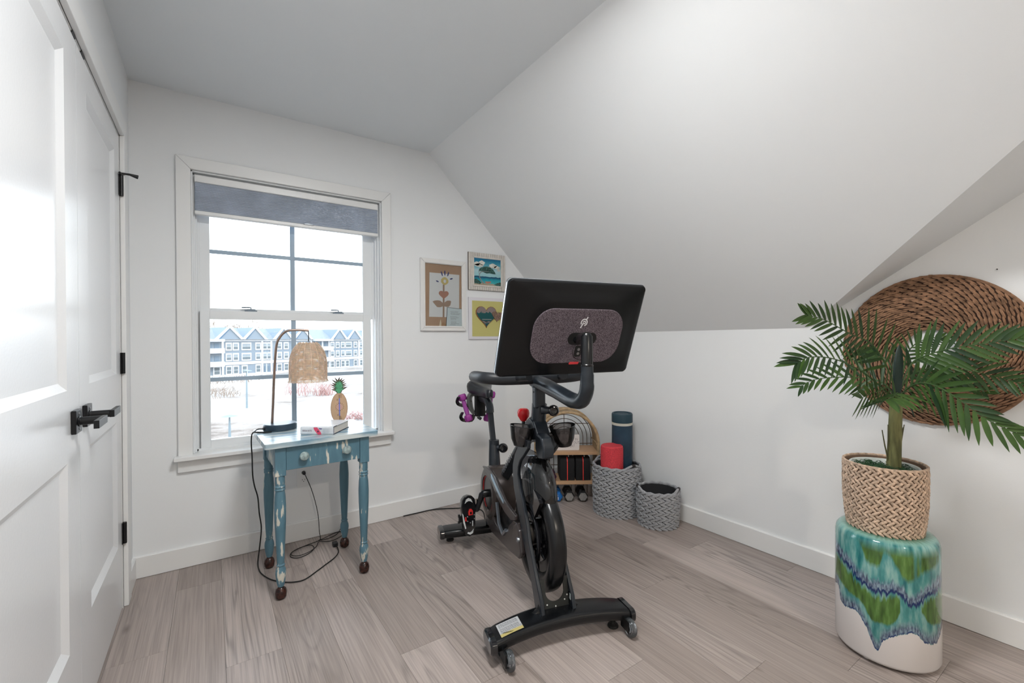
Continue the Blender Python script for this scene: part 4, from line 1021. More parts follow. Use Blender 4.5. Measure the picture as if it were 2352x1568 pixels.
# work in world coordinates for the plant's shape, then shift to the pot's origin
O_ = Vector((PX, PY, LZ))
def px(x, y, D):   # point at forward distance D that the measured direction (x, y) of the survey refers to
    return Vector((0, 0, CAMZ))+(F+RT*((x-1176)/1019.38)-UP*((y-784)/1019.38))*D
D0_ = F.dot(Vector((PX, PY, 0)))
trunkm = mat('palm_trunk', (.16, .16, .06), .7, var=.35, vscale=30, stretch=(3, 3, .5))
b0 = px(2052, 1075, D0_+.002)-O_; t0 = px(2058, 925, D0_)-O_
b0.z = .184
g = G(); g.tube(catmull([b0, b0*.6+t0*.4, t0, t0+Vector((0, 0, .03))], 4), [.0235-.006*(i/12) for i in range(13)], 12); obj('trunk', g, trunkm, pm)
for q, (dx, tx, ty) in enumerate(((-.019, -.030, .30), (-.022, -.052, .28), (.016, .030, .30), (.020, .026, .29))):
    g = G(); base = b0+RT*dx*.8+Vector((0, 0, .05)); top = Vector((t0.x, t0.y, 0))+RT*tx+Vector((0, 0, ty+.07)); g.tube([base, base*.5+top*.5+RT*(-.002 if dx < 0 else .002), top], [.003, .0022, .0016], 6); obj('stem', g, mat('stem_brown', (.09, .085, .035), .6), pm)
# spear of unopened leaf
sp0 = t0+Vector((0, 0, -.005)); sp1 = px(2066, 792, D0_)-O_
g = G(); g.tube([sp0, sp0*.7+sp1*.3, sp0*.3+sp1*.7, sp1*.9+sp0*.1, sp1], [.010, .0175, .0175, .012, .002], 10, sx=.5, up=RT); obj('leaf_spear', g, mat('spear_green', (.006, .022, .016), .5), pm)
def leaf_m(nm, c1, c2):
    m = mat(nm, c1, .42, spec=.35); n, l, b = nodes_of(m); oi = n.new('ShaderNodeObjectInfo'); t = n.new('ShaderNodeTexCoord')
    cr = n.new('ShaderNodeValToRGB'); cr.color_ramp.elements[0].color = (*c1, 1); cr.color_ramp.elements[1].color = (*c2, 1)
    nz = n.new('ShaderNodeTexNoise'); nz.inputs['Scale'].default_value = 30; l.new(t.outputs['Object'], nz.inputs['Vector'])
    a = n.new('ShaderNodeMath'); a.operation = 'MULTIPLY_ADD'; a.inputs[1].default_value = .6; l.new(nz.outputs['Fac'], a.inputs[0]); 
    k = n.new('ShaderNodeMath'); k.operation = 'MULTIPLY_ADD'; k.inputs[1].default_value = .75; k.inputs[2].default_value = -.22; l.new(oi.outputs['Random'], k.inputs[0]); l.new(k.outputs[0], a.inputs[2])
    l.new(a.outputs[0], cr.inputs[0]); l.new(cr.outputs[0], b.inputs['Base Color']); return m
leafm = leaf_m('palm_leaf', (.012, .034, .014), (.062, .125, .024))
rachm = mat('palm_rachis', (.05, .10, .03), .5)
def frond(pts, n, L, side, width=.0105, droop=.35, fold=.35, start=.18, up=Vector((0, 0, 1)), Lend=.45, kL=1.0, kR=1.0, swp=.75):
    """pts: rachis in the plant's space. side: direction (unit) of the blade's flat plane across the rachis"""
    C_ = catmull(pts, 7); m = len(C_)
    g = G(); g.tube(C_, [.0034*(1-.75*i/(m-1)) for i in range(m)], 6); fo = obj('frond', g, rachm, pm)
    for i in range(n):
        for s in (-1, 1):
            t = start+(1-start)*(i+.35*(s > 0))/n; x = t*(m-1); a = int(min(x, m-2)); fr2 = x-a
            p = C_[a]*(1-fr2)+C_[a+1]*fr2; d = (C_[min(a+1, m-1)]-C_[max(a, 0)]).normalized()
            sd = (side-d*side.dot(d)).normalized(); nr = d.cross(sd)*1.0
            if nr.dot(up) < 0: nr = -nr
            Lk = 1.12*L*(1-(1-Lend)*abs(t-.35)/.65 if t > .35 else .80+.2*t/.35)*random.uniform(.9, 1.08)*(kL if s < 0 else kR)
            sw = swp*(.55+.9*t)
            out = (sd*s*cos(sw)+d*sin(sw)).normalized()
            w = width*1.38*random.uniform(.85, 1.1)
            g = G(); prev = None; c_ = p.copy(); dirv = (out+nr*fold).normalized(); seg = 6; lean = random.uniform(-.05, .05)
            for q in range(seg+1):
                u = q/seg; ww = w*.5*(sin(pi*min(1, (u*.92+.10)))**.6)*(1-.15*u)
                if q == seg: ww = .0004
                acr = dirv.cross(nr).normalized()
                A = g.V(c_-acr*ww+nr*ww*.30); B = g.V(c_); Cc = g.V(c_+acr*ww+nr*ww*.30)
                if prev: g.f([prev[0], prev[1], B, A]); g.f([prev[1], prev[2], Cc, B])
                prev = (A, B, Cc)
                dirv = (dirv+Vector((0, 0, -1))*droop*(Lk/seg)/.12*.55+acr*lean*.3).normalized(); c_ = c_+dirv*(Lk/seg)
            obj('leaflet', g, leafm, fo, ang=80)
    return fo
cr0 = t0+Vector((0, 0, .01))
def FP(*P): return [px(x, y, D0_+d)-O_ for x, y, d in P]
vert = Vector((0, 0, 1)); tocam = -F
# the fronds, one by one
frond([cr0]+FP((2045, 860, -.02), (2005, 793, -.05), (1950, 765, -.08), (1895, 735, -.11), (1850, 722, -.12)), 17, .125, (UP*.8+RT*.35).normalized(), droop=.20, fold=.12, start=.26, up=tocam, kR=.95)
frond([cr0]+FP((2020, 885, -.06), (1975, 850, -.12), (1915, 824, -.16), (1860, 820, -.19), (1825, 836, -.20)), 16, .11, (UP*.9-RT*.1+F*.3).normalized(), droop=.75, fold=.15, start=.25, up=vert, Lend=.6)
frond([cr0]+FP((2030, 880, .04), (1985, 868, .09), (1925, 866, .12), (1870, 872, .13), (1835, 890, .13)), 12, .095, (UP*.8+F*.5).normalized(), droop=.5, fold=.1, start=.2, up=vert)
frond([cr0]+FP((2040, 890, -.04), (2020, 897, -.10), (1998, 905, -.15), (1975, 915, -.19)), 9, .10, (RT*.5+UP*.6+F*.2).normalized(), width=.012, droop=.8, fold=.0, start=.2, up=tocam, Lend=.8)
frond([cr0]+FP((2062, 902, -.06), (2050, 912, -.13), (2035, 918, -.17)), 8, .11, (RT*.95+UP*.1).normalized(), width=.0125, droop=.9, fold=.0, start=.3, up=tocam, Lend=.9)
frond([cr0]+FP((2095, 885, -.10), (2140, 882, -.18), (2200, 915, -.25), (2265, 962, -.30), (2345, 1000, -.34)), 16, .125, (UP*.95+RT*.1).normalized(), width=.0115, droop=.62, fold=.05, start=.10, up=tocam, kL=1.05, kR=.8)
frond([cr0]+FP((2090, 840, .0), (2130, 815, -.04), (2200, 797, -.10), (2290, 785, -.17), (2370, 772, -.24)), 15, .12, (UP*.95+F*.1).normalized(), width=.0115, droop=.30, fold=.05, start=.28, up=tocam, kR=1.0)
frond([cr0]+FP((2085, 868, .02), (2140, 845, .0), (2220, 850, -.06), (2300, 868, -.13), (2370, 890, -.20)), 15, .105, (UP*.9+F*.3).normalized(), droop=.5, fold=.1, start=.22, up=vert)
frond([cr0]+FP((2075, 850, .03), (2085, 810, .06), (2110, 785, .08), (2150, 775, .09), (2175, 778, .09)), 13, .075, (UP*.7+RT*.2+F*.4).normalized(), width=.008, droop=.3, fold=.1, start=.25, up=vert)
frond([cr0]+FP((2050, 855, .05), (2035, 825, .10), (2010, 815, .15), (1985, 818, .2)), 9, .08, (UP*.8+F*.3).normalized(), droop=.5, start=.25, up=vert)
frond([cr0]+FP((2100, 880, .05), (2150, 870, .06), (2210, 880, .03), (2270, 905, -.03)), 11, .085, (UP*.7+F*.5).normalized(), droop=.6, start=.2, up=vert)

# ------------------------------------------------------------------ OUTDOORS
GZ = -6.75
def ground_mat():
    m = mat('winter_field', (.6, .5, .42), .95, spec=.1); n, l, b = nodes_of(m); t = n.new('ShaderNodeTexCoord')
    z = n.new('ShaderNodeTexNoise'); z.inputs['Scale'].default_value = .11; z.inputs['Detail'].default_value = 8; z.inputs['Roughness'].default_value = .68; l.new(t.outputs['Object'], z.inputs['Vector'])
    cr = n.new('ShaderNodeValToRGB'); e = cr.color_ramp.elements; e[0].position = .30; e[0].color = (.045, .03, .022, 1); e[1].position = .54; e[1].color = (.34, .31, .285, 1)
    k = e.new(.42); k.color = (.24, .195, .165, 1)
    l.new(z.outputs['Fac'], cr.inputs[0]); l.new(cr.outputs[0], b.inputs['Base Color']); return m
g = G(); N = 40
def gh(x, y):
    return GZ+.45*sin(x*.11+1.3)*sin(y*.09)+(.9*math.exp(-((x+2)**2/160+(y-92)**2/300)))
vv = [[g.V((-70+160*i/N, 8+190*j/N, gh(-70+160*i/N, 8+190*j/N))) for j in range(N+1)] for i in range(N+1)]
for i in range(N):
    for j in range(N): g.f([vv[i][j], vv[i+1][j], vv[i+1][j+1], vv[i][j+1]])
gr = struct('ground', g, ground_mat())
# facade frame: s along, z up, depth behind
FA = Vector((-.8789, 118.9342, 0)); FD = Vector((.90274539, .43017527, 0)); FN = Vector((FD.y, -FD.x, 0))
MB = Matrix(((FD.x, -FN.x, 0, FA.x), (FD.y, -FN.y, 0, FA.y), (0, 0, 1, 0), (0, 0, 0, 1)))   # local x=s, y=behind, z
blg = sempty('tmp'); bpy.data.objects.remove(blg)
ab = thing('apartment_building', 'long pale blue three storey apartment building with white gables beyond the window', 'building', (0, 0, 0)); ab.matrix_world = MB
siding = mat('blue_siding', (.165, .195, .225), .8); wtrim = mat('white_trim_out', (.50, .51, .53), .8); roofm = mat('shingles_gray', (.19, .20, .215), .9, var=.10, vscale=1.5); roofd = mat('shingle_shade', (.08, .11, .15), .9)
panem = mat('far_pane', (.10, .12, .13), .6); recess = mat('balcony_shade', (.12, .16, .20), .8)
ZE, ZR, ZB_ = 1.75, 4.6, -6.9
def bx(nm, x0_, x1_, z0_, z1_, y0_=-.1, y1_=.0, m=wtrim, par=ab): g = G(); g.box(x0_, x1_, y0_, y1_, z0_, z1_); return obj(nm, g, m, par, smooth=False)
bx('wall', -14, 60, ZB_, ZE, 0, 14, siding)
g = G(); g.prism([(-.6, ZE), (7, ZR), (14.6, ZE)], -14, 60, ax='x'); obj('roof', g, roofm, ab, smooth=False)
for z0_, z1_ in ((1.30, 1.80), (-4.15, -3.45), (-7.0, -6.3)): bx('trim_band', -14, 60, z0_, z1_, -.15, 0)
for a, c, b_ in ((-8.5, -5.6, -2.7), (1.33, 4.3, 7.26), (7.26, 10.1, 12.85), (14.71, 17.3, 19.9), (19.9, 22.6, 25.34), (31.5, 34.1, 36.7), (36.8, 39.4, 42.1), (45, 48, 51)):
    gp = bpy.data.objects.new('gable', None); COL.objects.link(gp); gp.parent = ab
    g = G(); g.prism([(a+.3, ZE), (c, ZR+.0), (b_-.3, ZE)], -.9, 7, ax='y'); obj('gable_wall', g, siding, gp, smooth=False)
    g = G(); g.prism([(a-.3, ZE), (c, ZR+.35), (c, ZR-.25), (a+.45, ZE)], -1.15, -.9, ax='y'); g.prism([(b_+.3, ZE), (b_-.45, ZE), (c, ZR-.25), (c, ZR+.35)], -1.15, -.9, ax='y'); obj('rake_board', g, wtrim, gp, smooth=False)
    g = G(); g.prism([(a+.45, ZE), (c, ZR-.25), (c, ZR-.6), (a+.95, ZE)], -1.0, -.88, ax='y'); obj('rake_shadow_strip', g, mat('rake_shadow_tone', (.07, .12, .18), .8), gp, smooth=False)  # dark strip paints the rake board's shadow on the gable
for x_ in (3.2, 12.25, 14.55, 29.1, 31.2, 41.6, 25.6): bx('corner_board', x_-.22, x_+.22, ZB_, ZE, -.2, 0)
win_g = []
def far_window(s_, z_, w_=.95, h_=1.5, y_=-.12):
    f = bx('window', s_-w_/2-.24, s_+w_/2+.24, z_-h_/2-.24, z_+h_/2+.24, y_, 0)
    for zz in (-.5, .5):
        g = G(); zc_ = z_+zz*h_*.5; g.box(s_-w_/2, s_+w_/2, y_-.03, y_, zc_-h_*.22, zc_+h_*.22); obj('pane', g, panem if (zz < 0 or z_ < -4) else mat('far_pane_pale', (.20, .225, .24), .6), f, smooth=False)
for s_ in (4.55, 6.08, 8.05, 8.96, 11.29, 12.95, 14.0, 16.64, 18.5, 20.8, 23.2, 32.35, 34.1, 35.9, 37.43, 38.36, 40.42, 42.6):
    for z_ in (.10, -2.35, -5.35):
        if s_ in (8.96, 38.36) and z_ < -4: continue
        if s_ in (12.95, 14.0) and z_ < -4: continue
        far_window(s_, z_, .75 if s_ in (12.95, 14.0) else .9, 1.35 if z_ > -4 else 1.6)
far_window(2.0, -5.35, 1.1, 1.6); far_window(31.1, -5.35, .9, 1.6)
for x0_, x1_ in ((-3.5, 2.95), (25.9, 31.6)):      # balcony stacks
    for zf in (-1.2, -4.2):
        bx('balcony_wall', x0_, x1_, zf-.15, zf+.95, -1.6, -.0)
    for zf in (.35, -2.55):
        q = 0
        xx = x0_+.3
        while xx < x1_-.9:
            bx('balcony_opening_shade', xx, xx+(1.0 if q % 2 == 0 else .55), zf-.6, zf+.55, -.06, 0, recess); xx += (1.25 if q % 2 == 0 else 1.1); q += 1  # dark slabs paint in the shade inside the balconies
    bx('balcony_roof', x0_, x1_, ZE-.5, ZE+.05, -1.6, 0)
bx('entry_post', 14.6, 14.75, -6.8, -4.2, -1.6, -1.45); bx('entry_post', 12.4, 12.55, -6.8, -4.2, -1.6, -1.45); bx('entry_door', 12.8, 13.3, -6.7, -4.8, -.1, 0, recess); bx('entry_door', 13.7, 14.2, -6.7, -4.8, -.1, 0, recess)
# lamp posts
polem = mat('pole_gray', (.16, .20, .22), .6)
def street_lamp(x, y, h, label, head=True, r=.085):
    z0_ = gh(x, y)-.1; o = thing('street_lamp', label, 'street lamp', (x, y, z0_), 0)
    g = G(); g.tube([(0, 0, 0), (0, 0, h*.62), (0, 0, h)], [r*1.3, r, r*.6], 10); obj('pole', g, polem, o)
    g = G(); g.lathe([(0, h+.02), (.30, h+.02), (.60, h+.05), (.25, h+.14), (0, h+.17)], 16); obj('lamp_head', g, polem, o)
street_lamp(1.10, 40.5, 2.45, 'gray street lamp with a flat round head, nearer of the two outside')
street_lamp(3.52, 63.2, 4.6, 'tall thin street lamp farther out in the field', r=.09)
# bare trees behind the roof
barkm = mat('bare_bark', (.30, .25, .21), .9)
random.seed(21)
def bare_tree(x, y, h, label):
    o = thing('bare_tree', label, 'tree', (x, y, GZ), 0, 'bare winter trees behind the apartment roof')
    segs = []
    def br(p, d, L, r, dep):
        q = p+d*L; segs.append((p, q, r, r*.65))
        if dep == 0: return
        for _ in range(3 if dep > 1 else 4):
            nd = (d+Vector((random.uniform(-.75, .75), random.uniform(-.75, .75), random.uniform(-.1, .55)))).normalized(); br(q, nd, L*random.uniform(.58, .8), r*.6, dep-1)
    br(Vector((0, 0, 0)), Vector((0, 0, 1)), h*.34, .22, 5)
    g = G(); g.tube([segs[0][0], segs[0][1]], [.24, .16], 8); obj('trunk', g, barkm, o)
    g = G()
    for a, b_, r1, r2 in segs[1:]: g.tube([a, b_], [max(r1, .035), max(r2, .03)], 3, cap=False)
    stuff(obj('branches', g, barkm, o, smooth=False))
for u_, D_, h_, ln_ in ((505, 150, 15.5, 'leftmost bare winter tree above the apartment building roof'), (527, 156, 17.5, 'tallest bare winter tree above the left gable of the apartment building'), (582, 152, 16.5, 'bare winter tree above the second gable of the apartment building'), (606, 160, 15.0, 'rightmost low bare winter tree above the apartment building roof')):
    p_ = px(u_, 784, D_); bare_tree(p_.x, p_.y, h_-1.2, ln_)
# winter shrubs: red-twig and straw coloured
redt = mat('red_twig', (.34, .19, .17), .9); strt = mat('straw_twig', (.22, .16, .12), .9)
def shrub(u_, v_, w_, h_, m, label, grp):
    d_ = (F+RT*((u_-1176)/1019.38)-UP*((v_-784)/1019.38)); tt = (GZ-CAMZ+.1)/d_.z; p_ = Vector((0, 0, CAMZ))+d_*tt
    z_ = gh(p_.x, p_.y); o = thing('winter_shrub', label, 'shrub', (p_.x, p_.y, z_), 0, grp)
    g = G()
    for q in range(60):
        a = random.random()*2*pi; r = w_*sqrt(random.random()); b_ = Vector((r*cos(a), r*sin(a), -.05)); hh_ = h_*random.uniform(.5, 1)
        g.tube([b_, b_+Vector((random.uniform(-.3, .3), random.uniform(-.3, .3), hh_*.5)), b_+Vector((random.uniform(-.7, .7), random.uniform(-.7, .7), hh_))], [.04, .03, .015], 3, cap=False)
    stuff(obj('twigs', g, m, o, smooth=False))
for u_, v_, w_, h_, ln_ in ((700, 905, 2.8, 2.4, 'widest reddish bare shrub in the field outside, under the rattan lampshade'), (745, 906, 1.3, 1.9, 'small reddish bare shrub outside between lampshade and pineapple'), (815, 957, 1.0, 1.0, 'small reddish bare shrub outside to the right of the pineapple')):
    shrub(u_, v_, w_, h_, redt, ln_, 'reddish shrubs in the field outside')
for u_, v_, w_, h_, ln_ in ((500, 915, 3.0, 1.6, 'lowest straw colored shrub at the left edge of the window view'), (522, 893, 3.6, 1.5, 'middle straw colored shrub on the bank outside'), (556, 884, 3.4, 1.0, 'flat straw colored shrub on the bank near the thin street lamp')):
    shrub(u_, v_, w_, h_, strt, ln_, 'straw colored shrubs on the bank')
# ------------------------------------------------------------------ EXERCISE BIKE (local x to its left hand side in the photo's right, y towards the saddle)
BO = Vector((1.092, 1.274, 0)); BM = Matrix.Translation(BO) @ Matrix.Rotation(radians(-15), 4, 'Z')
bike = thing('exercise_bike', 'black indoor exercise bike with large tilted screen in the middle of the room', 'exercise bike', BO, radians(-15))
steelb = mat('bike_frame_paint', (.016, .021, .028), .30, .30, spec=.7)
blk = mat('bike_satin_black', (.004, .0045, .0055), .27)
shell = mat('smoked_shell', (.045, .036, .035), .2, spec=.6)
def stabil(nm, yc, sgn, z_top, halfw, arc, zarc, parent):
    g = G(); rings = []; N_ = 16
    for i in range(N_+1):
        u = -1+2*i/N_; x = u*halfw; y = yc+arc*(1-u*u)*sgn; zt = z_top+zarc*(1-u*u); dpt = .052+.006*(1-u*u); th = .046
        prof = rrect(2*dpt, th, .018, 3)
        k = 1 if abs(u) < .999 else .93
        rings.append([g.V((x, y+a*k, zt-th/2+b*k)) for a, b in prof])
    n = len(rings[0])
    for i in range(N_):
        for j in range(n): g.f([rings[i][j], rings[i][(j+1) % n], rings[i+1][(j+1) % n], rings[i+1][j]])
    g.f(rings[0][::-1]); g.f(rings[-1])
    o = obj(nm, g, blk, parent)
    for u in (-1, 1):
        g = G(); x = u*halfw
        pr = rrect(.112, .052, .021, 4)
        A = [g.V((x-.012*u, yc+a, z_top-.023+b)) for a, b in pr]; B = [g.V((x+.006*u, yc+a, z_top-.023+b)) for a, b in pr]; C3 = [g.V((x+.012*u, yc+a*.88, z_top-.023+b*.8)) for a, b in pr]
        m_ = len(pr)
        for P, Q in ((A, B), (B, C3)):
            for j in range(m_): g.f([P[j], P[(j+1) % m_], Q[(j+1) % m_], Q[j]])
        g.f(C3); g.f(A[::-1]); obj('end_cap', g, gloss, o)
        g = G(); fx = x-.055*u; g.lathe([(0, .000), (.020, .000), (.022, .004), (.020, .010), (.011, .014), (.009, .045), (0, .045)], 16, Matrix.Translation((fx, yc+.012, 0))); obj('leveling_foot', g, rubber, o)
    return o
fs = stabil('front_stabilizer', .022, 1, .088, .285, .040, .012, bike)
rs = stabil('rear_stabilizer', 1.005, -1, .082, .290, .030, .010, bike)
clearw = glass_mat('clear_urethane', (.80, .83, .86), .08, 1.6, .10, (.5, .53, .56))
for u, wx_, wy_ in ((-1, -.236, -.052), (1, .260, -.042)):
    tw = bpy.data.objects.new('transport_wheel', None); COL.objects.link(tw); tw.parent = bike; tw.location = (wx_, wy_, .0345)
    MX = Matrix.Rotation(radians(90), 4, 'Y')
    g = G(); g.lathe([(.021, -.010), (.030, -.011), (.034, -.006), (.0345, 0), (.034, .006), (.030, .011), (.021, .010)], 32, MX, closedprof=True); obj('tire', g, clearw, tw)
    g = G(); g.lathe([(0, -.008), (.020, -.008), (.022, 0), (.020, .008), (0, .008)], 20, MX); obj('wheel_hub', g, blk, tw)
    g = G(); g.lathe([(.011, -.0095), (.017, -.0095), (.017, .0095), (.011, .0095)], 20, MX, closedprof=True); obj('bearing_ring', g, mat('wheel_gray', (.35, .36, .38), .4), tw)
    g = G(); g.box(wx_-.017, wx_-.012, wy_-.012, .0, .022, .066) if u > 0 else g.box(wx_-.020, wx_-.013, wy_-.014, .0, .018, .066); obj('wheel_bracket', g, blk, bike, bev=.002)
# warning label on the left half of the front stabilizer
def on_stab(x, y): 
    u = x/.285; return (x, y+.040*(1-u*u), .0885+.012*(1-u*u)+.0006)
g = G(); ws = mat('label_white', (.48, .49, .50), .5); wy = mat('label_yellow', (.50, .42, .16), .5)
def strip(x0_, x1_, y0_, y1_, m, nm, dz=0, n=6, par=None):
    g = G(); R1 = []; R2 = []
    for i in range(n+1):
        x = x0_+(x1_-x0_)*i/n; p = on_stab(x, y0_); q = on_stab(x, y1_); R1.append(g.V((p[0], p[1], p[2]+dz))); R2.append(g.V((q[0], q[1], q[2]+dz)))
    for i in range(n): g.f([R1[i], R1[i+1], R2[i+1], R2[i]])
    return obj(nm, g, m, par or fs, smooth=False)
lab = strip(-.252, -.160, -.020, .052, ws, 'warning_label')
strip(-.252, -.160, -.020, -.004, wy, 'label_strip', .0003, par=None)
g = G(); random.seed(5)
tl = mat('label_text', (.10, .10, .11), .6)
for q in range(11):
    yy = .046-q*.0042-(.004 if q > 4 else 0); x = -.246
    while x < -.168:
        w_ = random.uniform(.003, .009); a = on_stab(x, yy); g.box(a[0], a[0]+w_, a[1], a[1]+.0012, a[2]+.0003, a[2]+.0006); x += w_+.0016
stuff(obj('label_lines', g, tl, fs, smooth=False))
aa = on_stab(-.206, -.012)
text_mesh('label_heading', 'WARNING / AVERTISSEMENT', .0085, Matrix.Translation((aa[0], aa[1], aa[2]+.0006)) @ Matrix.Rotation(pi+.0, 4, 'Z'), blackp, fs, .0002, sx=.66)
# fork / frame blades
bo = [(.290, .735), (.313, .676), (.345, .642), (.372, .59), (.374, .544), (.361, .492), (.340, .455), (.312, .415), (.291, .385), (.261, .315), (.212, .258), (.181, .217), (.141, .148), (.112, .085)]
bi = [(.182, .735), (.184, .704), (.233, .664), (.281, .629), (.300, .599), (.307, .564), (.290, .52), (.268, .488), (.245, .460), (.226, .420), (.204, .390), (.178, .320), (.142, .270), (.101, .205), (.058, .143), (.040, .085)]
blade = bo+bi[::-1]
for x0_, x1_ in ((-.074, -.058), (.058, .074)):
    g = G(); g.prism(blade, x0_, x1_, ax='x'); obj('fork_blade', g, steelb, bike, smooth=False, bev=.004)
# foot fairing where the blades meet the stabilizer
for sx_ in (-1, 1):
    g = G(); P_ = [(sx_*.060, .078, .150), (sx_*.068, .078, .105), (sx_*.085, .076, .086), (sx_*.125, .070, .078)]; g.tube(P_, [.006, .012, .018, .012], 8); obj('blade_flare', g, blk, bike)
# U shaped cross plate with the clear window under the flywheel
U = [(-.060, .0), (.060, .0), (.060, .115), (.040, .115)]+[(.040*cos(-pi*i/14), .070+.040*sin(-pi*i/14)) for i in range(1, 14)]+[(-.040, .115), (-.060, .115)]
MU = Matrix.Translation((0, .075, .092)) @ Matrix.Rotation(radians(90-12), 4, 'X')
g = G(); g.prism(U, -.004, 0, MU); obj('cross_plate', g, mat('plate_black', (.022, .024, .022), .5), bike, smooth=False)
for a, b_ in ((-.036, .022), (0, .012), (.040, .030), (.052, .045)):
    g = G(); g.lathe([(0, 0), (.0032, 0), (.002, .0012), (0, .0014)], 8, MU @ Matrix.Translation((a, b_, 0))); obj('plate_rivet', g, mat('rivet_white', (.7, .7, .66), .4), bike)
g = G(); g.box(.0568, .0575, .062, .082, .125, .148); obj('serial_label', g, mat('sticker_gray', (.45, .5, .5), .5), bike, smooth=False)
# flywheel
MXr = lambda y, z: Matrix.Translation((0, y, z)) @ Matrix.Rotation(radians(90), 4, 'Y')
FY, FZ, FR = .250, .322, .226
fw = bpy.data.objects.new('flywheel', None); COL.objects.link(fw); fw.parent = bike
g = G(); g.lathe([(.10, -.006), (.150, -.010), (.166, -.026), (.180, -.033), (.200, -.033), (.214, -.030), (.223, -.022), (FR, -.010), (FR, .010), (.223, .022), (.214, .030), (.180, .033), (.150, .010), (.10, .006)], 96, MXr(FY, FZ), closedprof=True); obj('flywheel_rim', g, blk, fw)
g = G(); g.lathe([(0, -.012), (.11, -.012), (.11, .012), (0, .012)], 48, MXr(FY, FZ)); obj('flywheel_web', g, gloss, fw)
g = G(); g.lathe([(0, -.056), (.040, -.056), (.046, -.050), (.046, -.034), (.062, -.032), (.064, -.012), (0, -.012)], 40, MXr(FY, FZ)); obj('motor_hub', g, gloss, fw)
g = G(); g.lathe([(.046, -.052), (.0475, -.050), (.0475, -.040), (.046, -.038)], 40, MXr(FY, FZ), closedprof=True); obj('hub_ring', g, mat('hub_bronze', (.30, .26, .22), .25, .9), fw)
for q in range(3):
    a = radians(200+q*38); g = G(); g.strand((-.030, FY+.10*cos(a), FZ+.10*sin(a)), (0, cos(a), sin(a)), (1, 0, 0), .085, .020, .010); obj('spoke_rib', g, blk, fw)
# black crescent guard over the front of the wheel
def arcpoly(y, z, r0_, r1_, a0_, a1_, n=22, off=0):
    P1 = [(y+r1_*cos(radians(a0_+(a1_-a0_)*i/n)), z+r1_*sin(radians(a0_+(a1_-a0_)*i/n))) for i in range(n+1)]
    P2 = [(y+r0_*cos(radians(a0_+(a1_-a0_)*i/n)), z+off+r0_*sin(radians(a0_+(a1_-a0_)*i/n))) for i in range(n+1)]
    return P1+P2[::-1]
g = G(); g.prism(arcpoly(FY, FZ, .13, .228, 62, 128), -.052, -.036, ax='x'); obj('wheel_guard', g, gloss, bike, smooth=False, bev=.005)
g = G(); g.prism(arcpoly(FY, FZ, .10, .118, 60, 245), -.050, -.040, ax='x'); obj('guard_rib', g, gloss, bike, smooth=False, bev=.003)
g = G(); g.prism([(.30, .36), (.345, .33), (.352, .27), (.31, .215), (.262, .215), (.235, .25), (.26, .335)], -.088, -.058, ax='x'); obj('axle_cover', g, shell, bike, smooth=False, bev=.010, seg=3)
g = G(); g.lathe([(0, -.096), (.009, -.096), (.011, -.092), (.011, -.085), (0, -.085)], 14, MXr(.262, .30)); obj('axle_bolt', g, mat('bolt_steel', (.3, .33, .36), .25, .9), bike)
# belt cover over the crank (ring + swept arm)
CYc, CZc = .765, .335
cc = bpy.data.objects.new('crank_cover', None); COL.objects.link(cc); cc.parent = bike
taup = mat('cover_bronze_gray', (.055, .042, .038), .26, .3, spec=.6)
g = G(); g.lathe([(.085, -.075), (.092, -.086), (.118, -.086), (.134, -.078), (.140, -.060), (.140, .03), (.09, .03)], 64, MXr(CYc, CZc), closedprof=True); obj('cover_ring', g, taup, cc)
g = G(); g.lathe([(0, -.066), (.086, -.066), (.090, -.078), (.0925, -.078)], 48, MXr(CYc, CZc)); obj('cover_disc', g, blk, cc)
g = G(); P_ = [(-.0785, CYc+.0885*cos(radians(a)), CZc+.0885*sin(radians(a))) for a in range(-70, 75, 8)]; g.tube(P_, .0028, 6); obj('red_rim', g, mat('accent_red', (.65, .03, .03), .4), cc)
arm = [(.845, .460), (.76, .478), (.674, .482), (.60, .470), (.52, .435), (.45, .406), (.37, .394), (.297, .388), (.300, .366), (.36, .345), (.465, .350), (.55, .370), (.61, .395), (.66, .420)]
g = G(); g.prism(arm, -.090, -.074, ax='x'); obj('cover_arm', g, shell, cc, smooth=False, bev=.006)
g = G(); g.prism([(.66, .470), (.50, .412), (.46, .398), (.46, .386), (.52, .400), (.66, .450)], -.0925, -.088, ax='x'); obj('silver_flash', g, mat('silver_flash', (.45, .60, .72), .2, .6), cc, smooth=False, bev=.001)
low = [(.86, .25), (.80, .165), (.70, .150), (.56, .165), (.42, .180), (.30, .200), (.27, .25), (.29, .36), (.36, .345), (.42, .30), (.47, .245), (.56, .215), (.64, .225), (.68, .26)]
g = G(); g.prism(low, -.078, -.045, ax='x'); obj('belt_guard', g, shell, cc, smooth=False, bev=.006)
g = G(); g.prism([(.60, .36), (.47, .34), (.42, .30), (.47, .245), (.56, .215), (.66, .235)], -.050, -.040, ax='x'); obj('guard_panel', g, blk, cc, smooth=False)
g = G(); P_ = [(-.080, .595, .345), (-.080, .560, .250), (-.080, .500, .225), (-.080, .455, .262)]; g.tube(P_, .009, 6); obj('guard_trim', g, mat('guard_gray', (.20, .22, .25), .25, .6), cc)
g = G(); g.lathe([(0, -.110), (.018, -.110), (.020, -.105), (.020, -.070), (0, -.070)], 20, MXr(CYc, CZc)); obj('axle_hub', g, blk, cc)
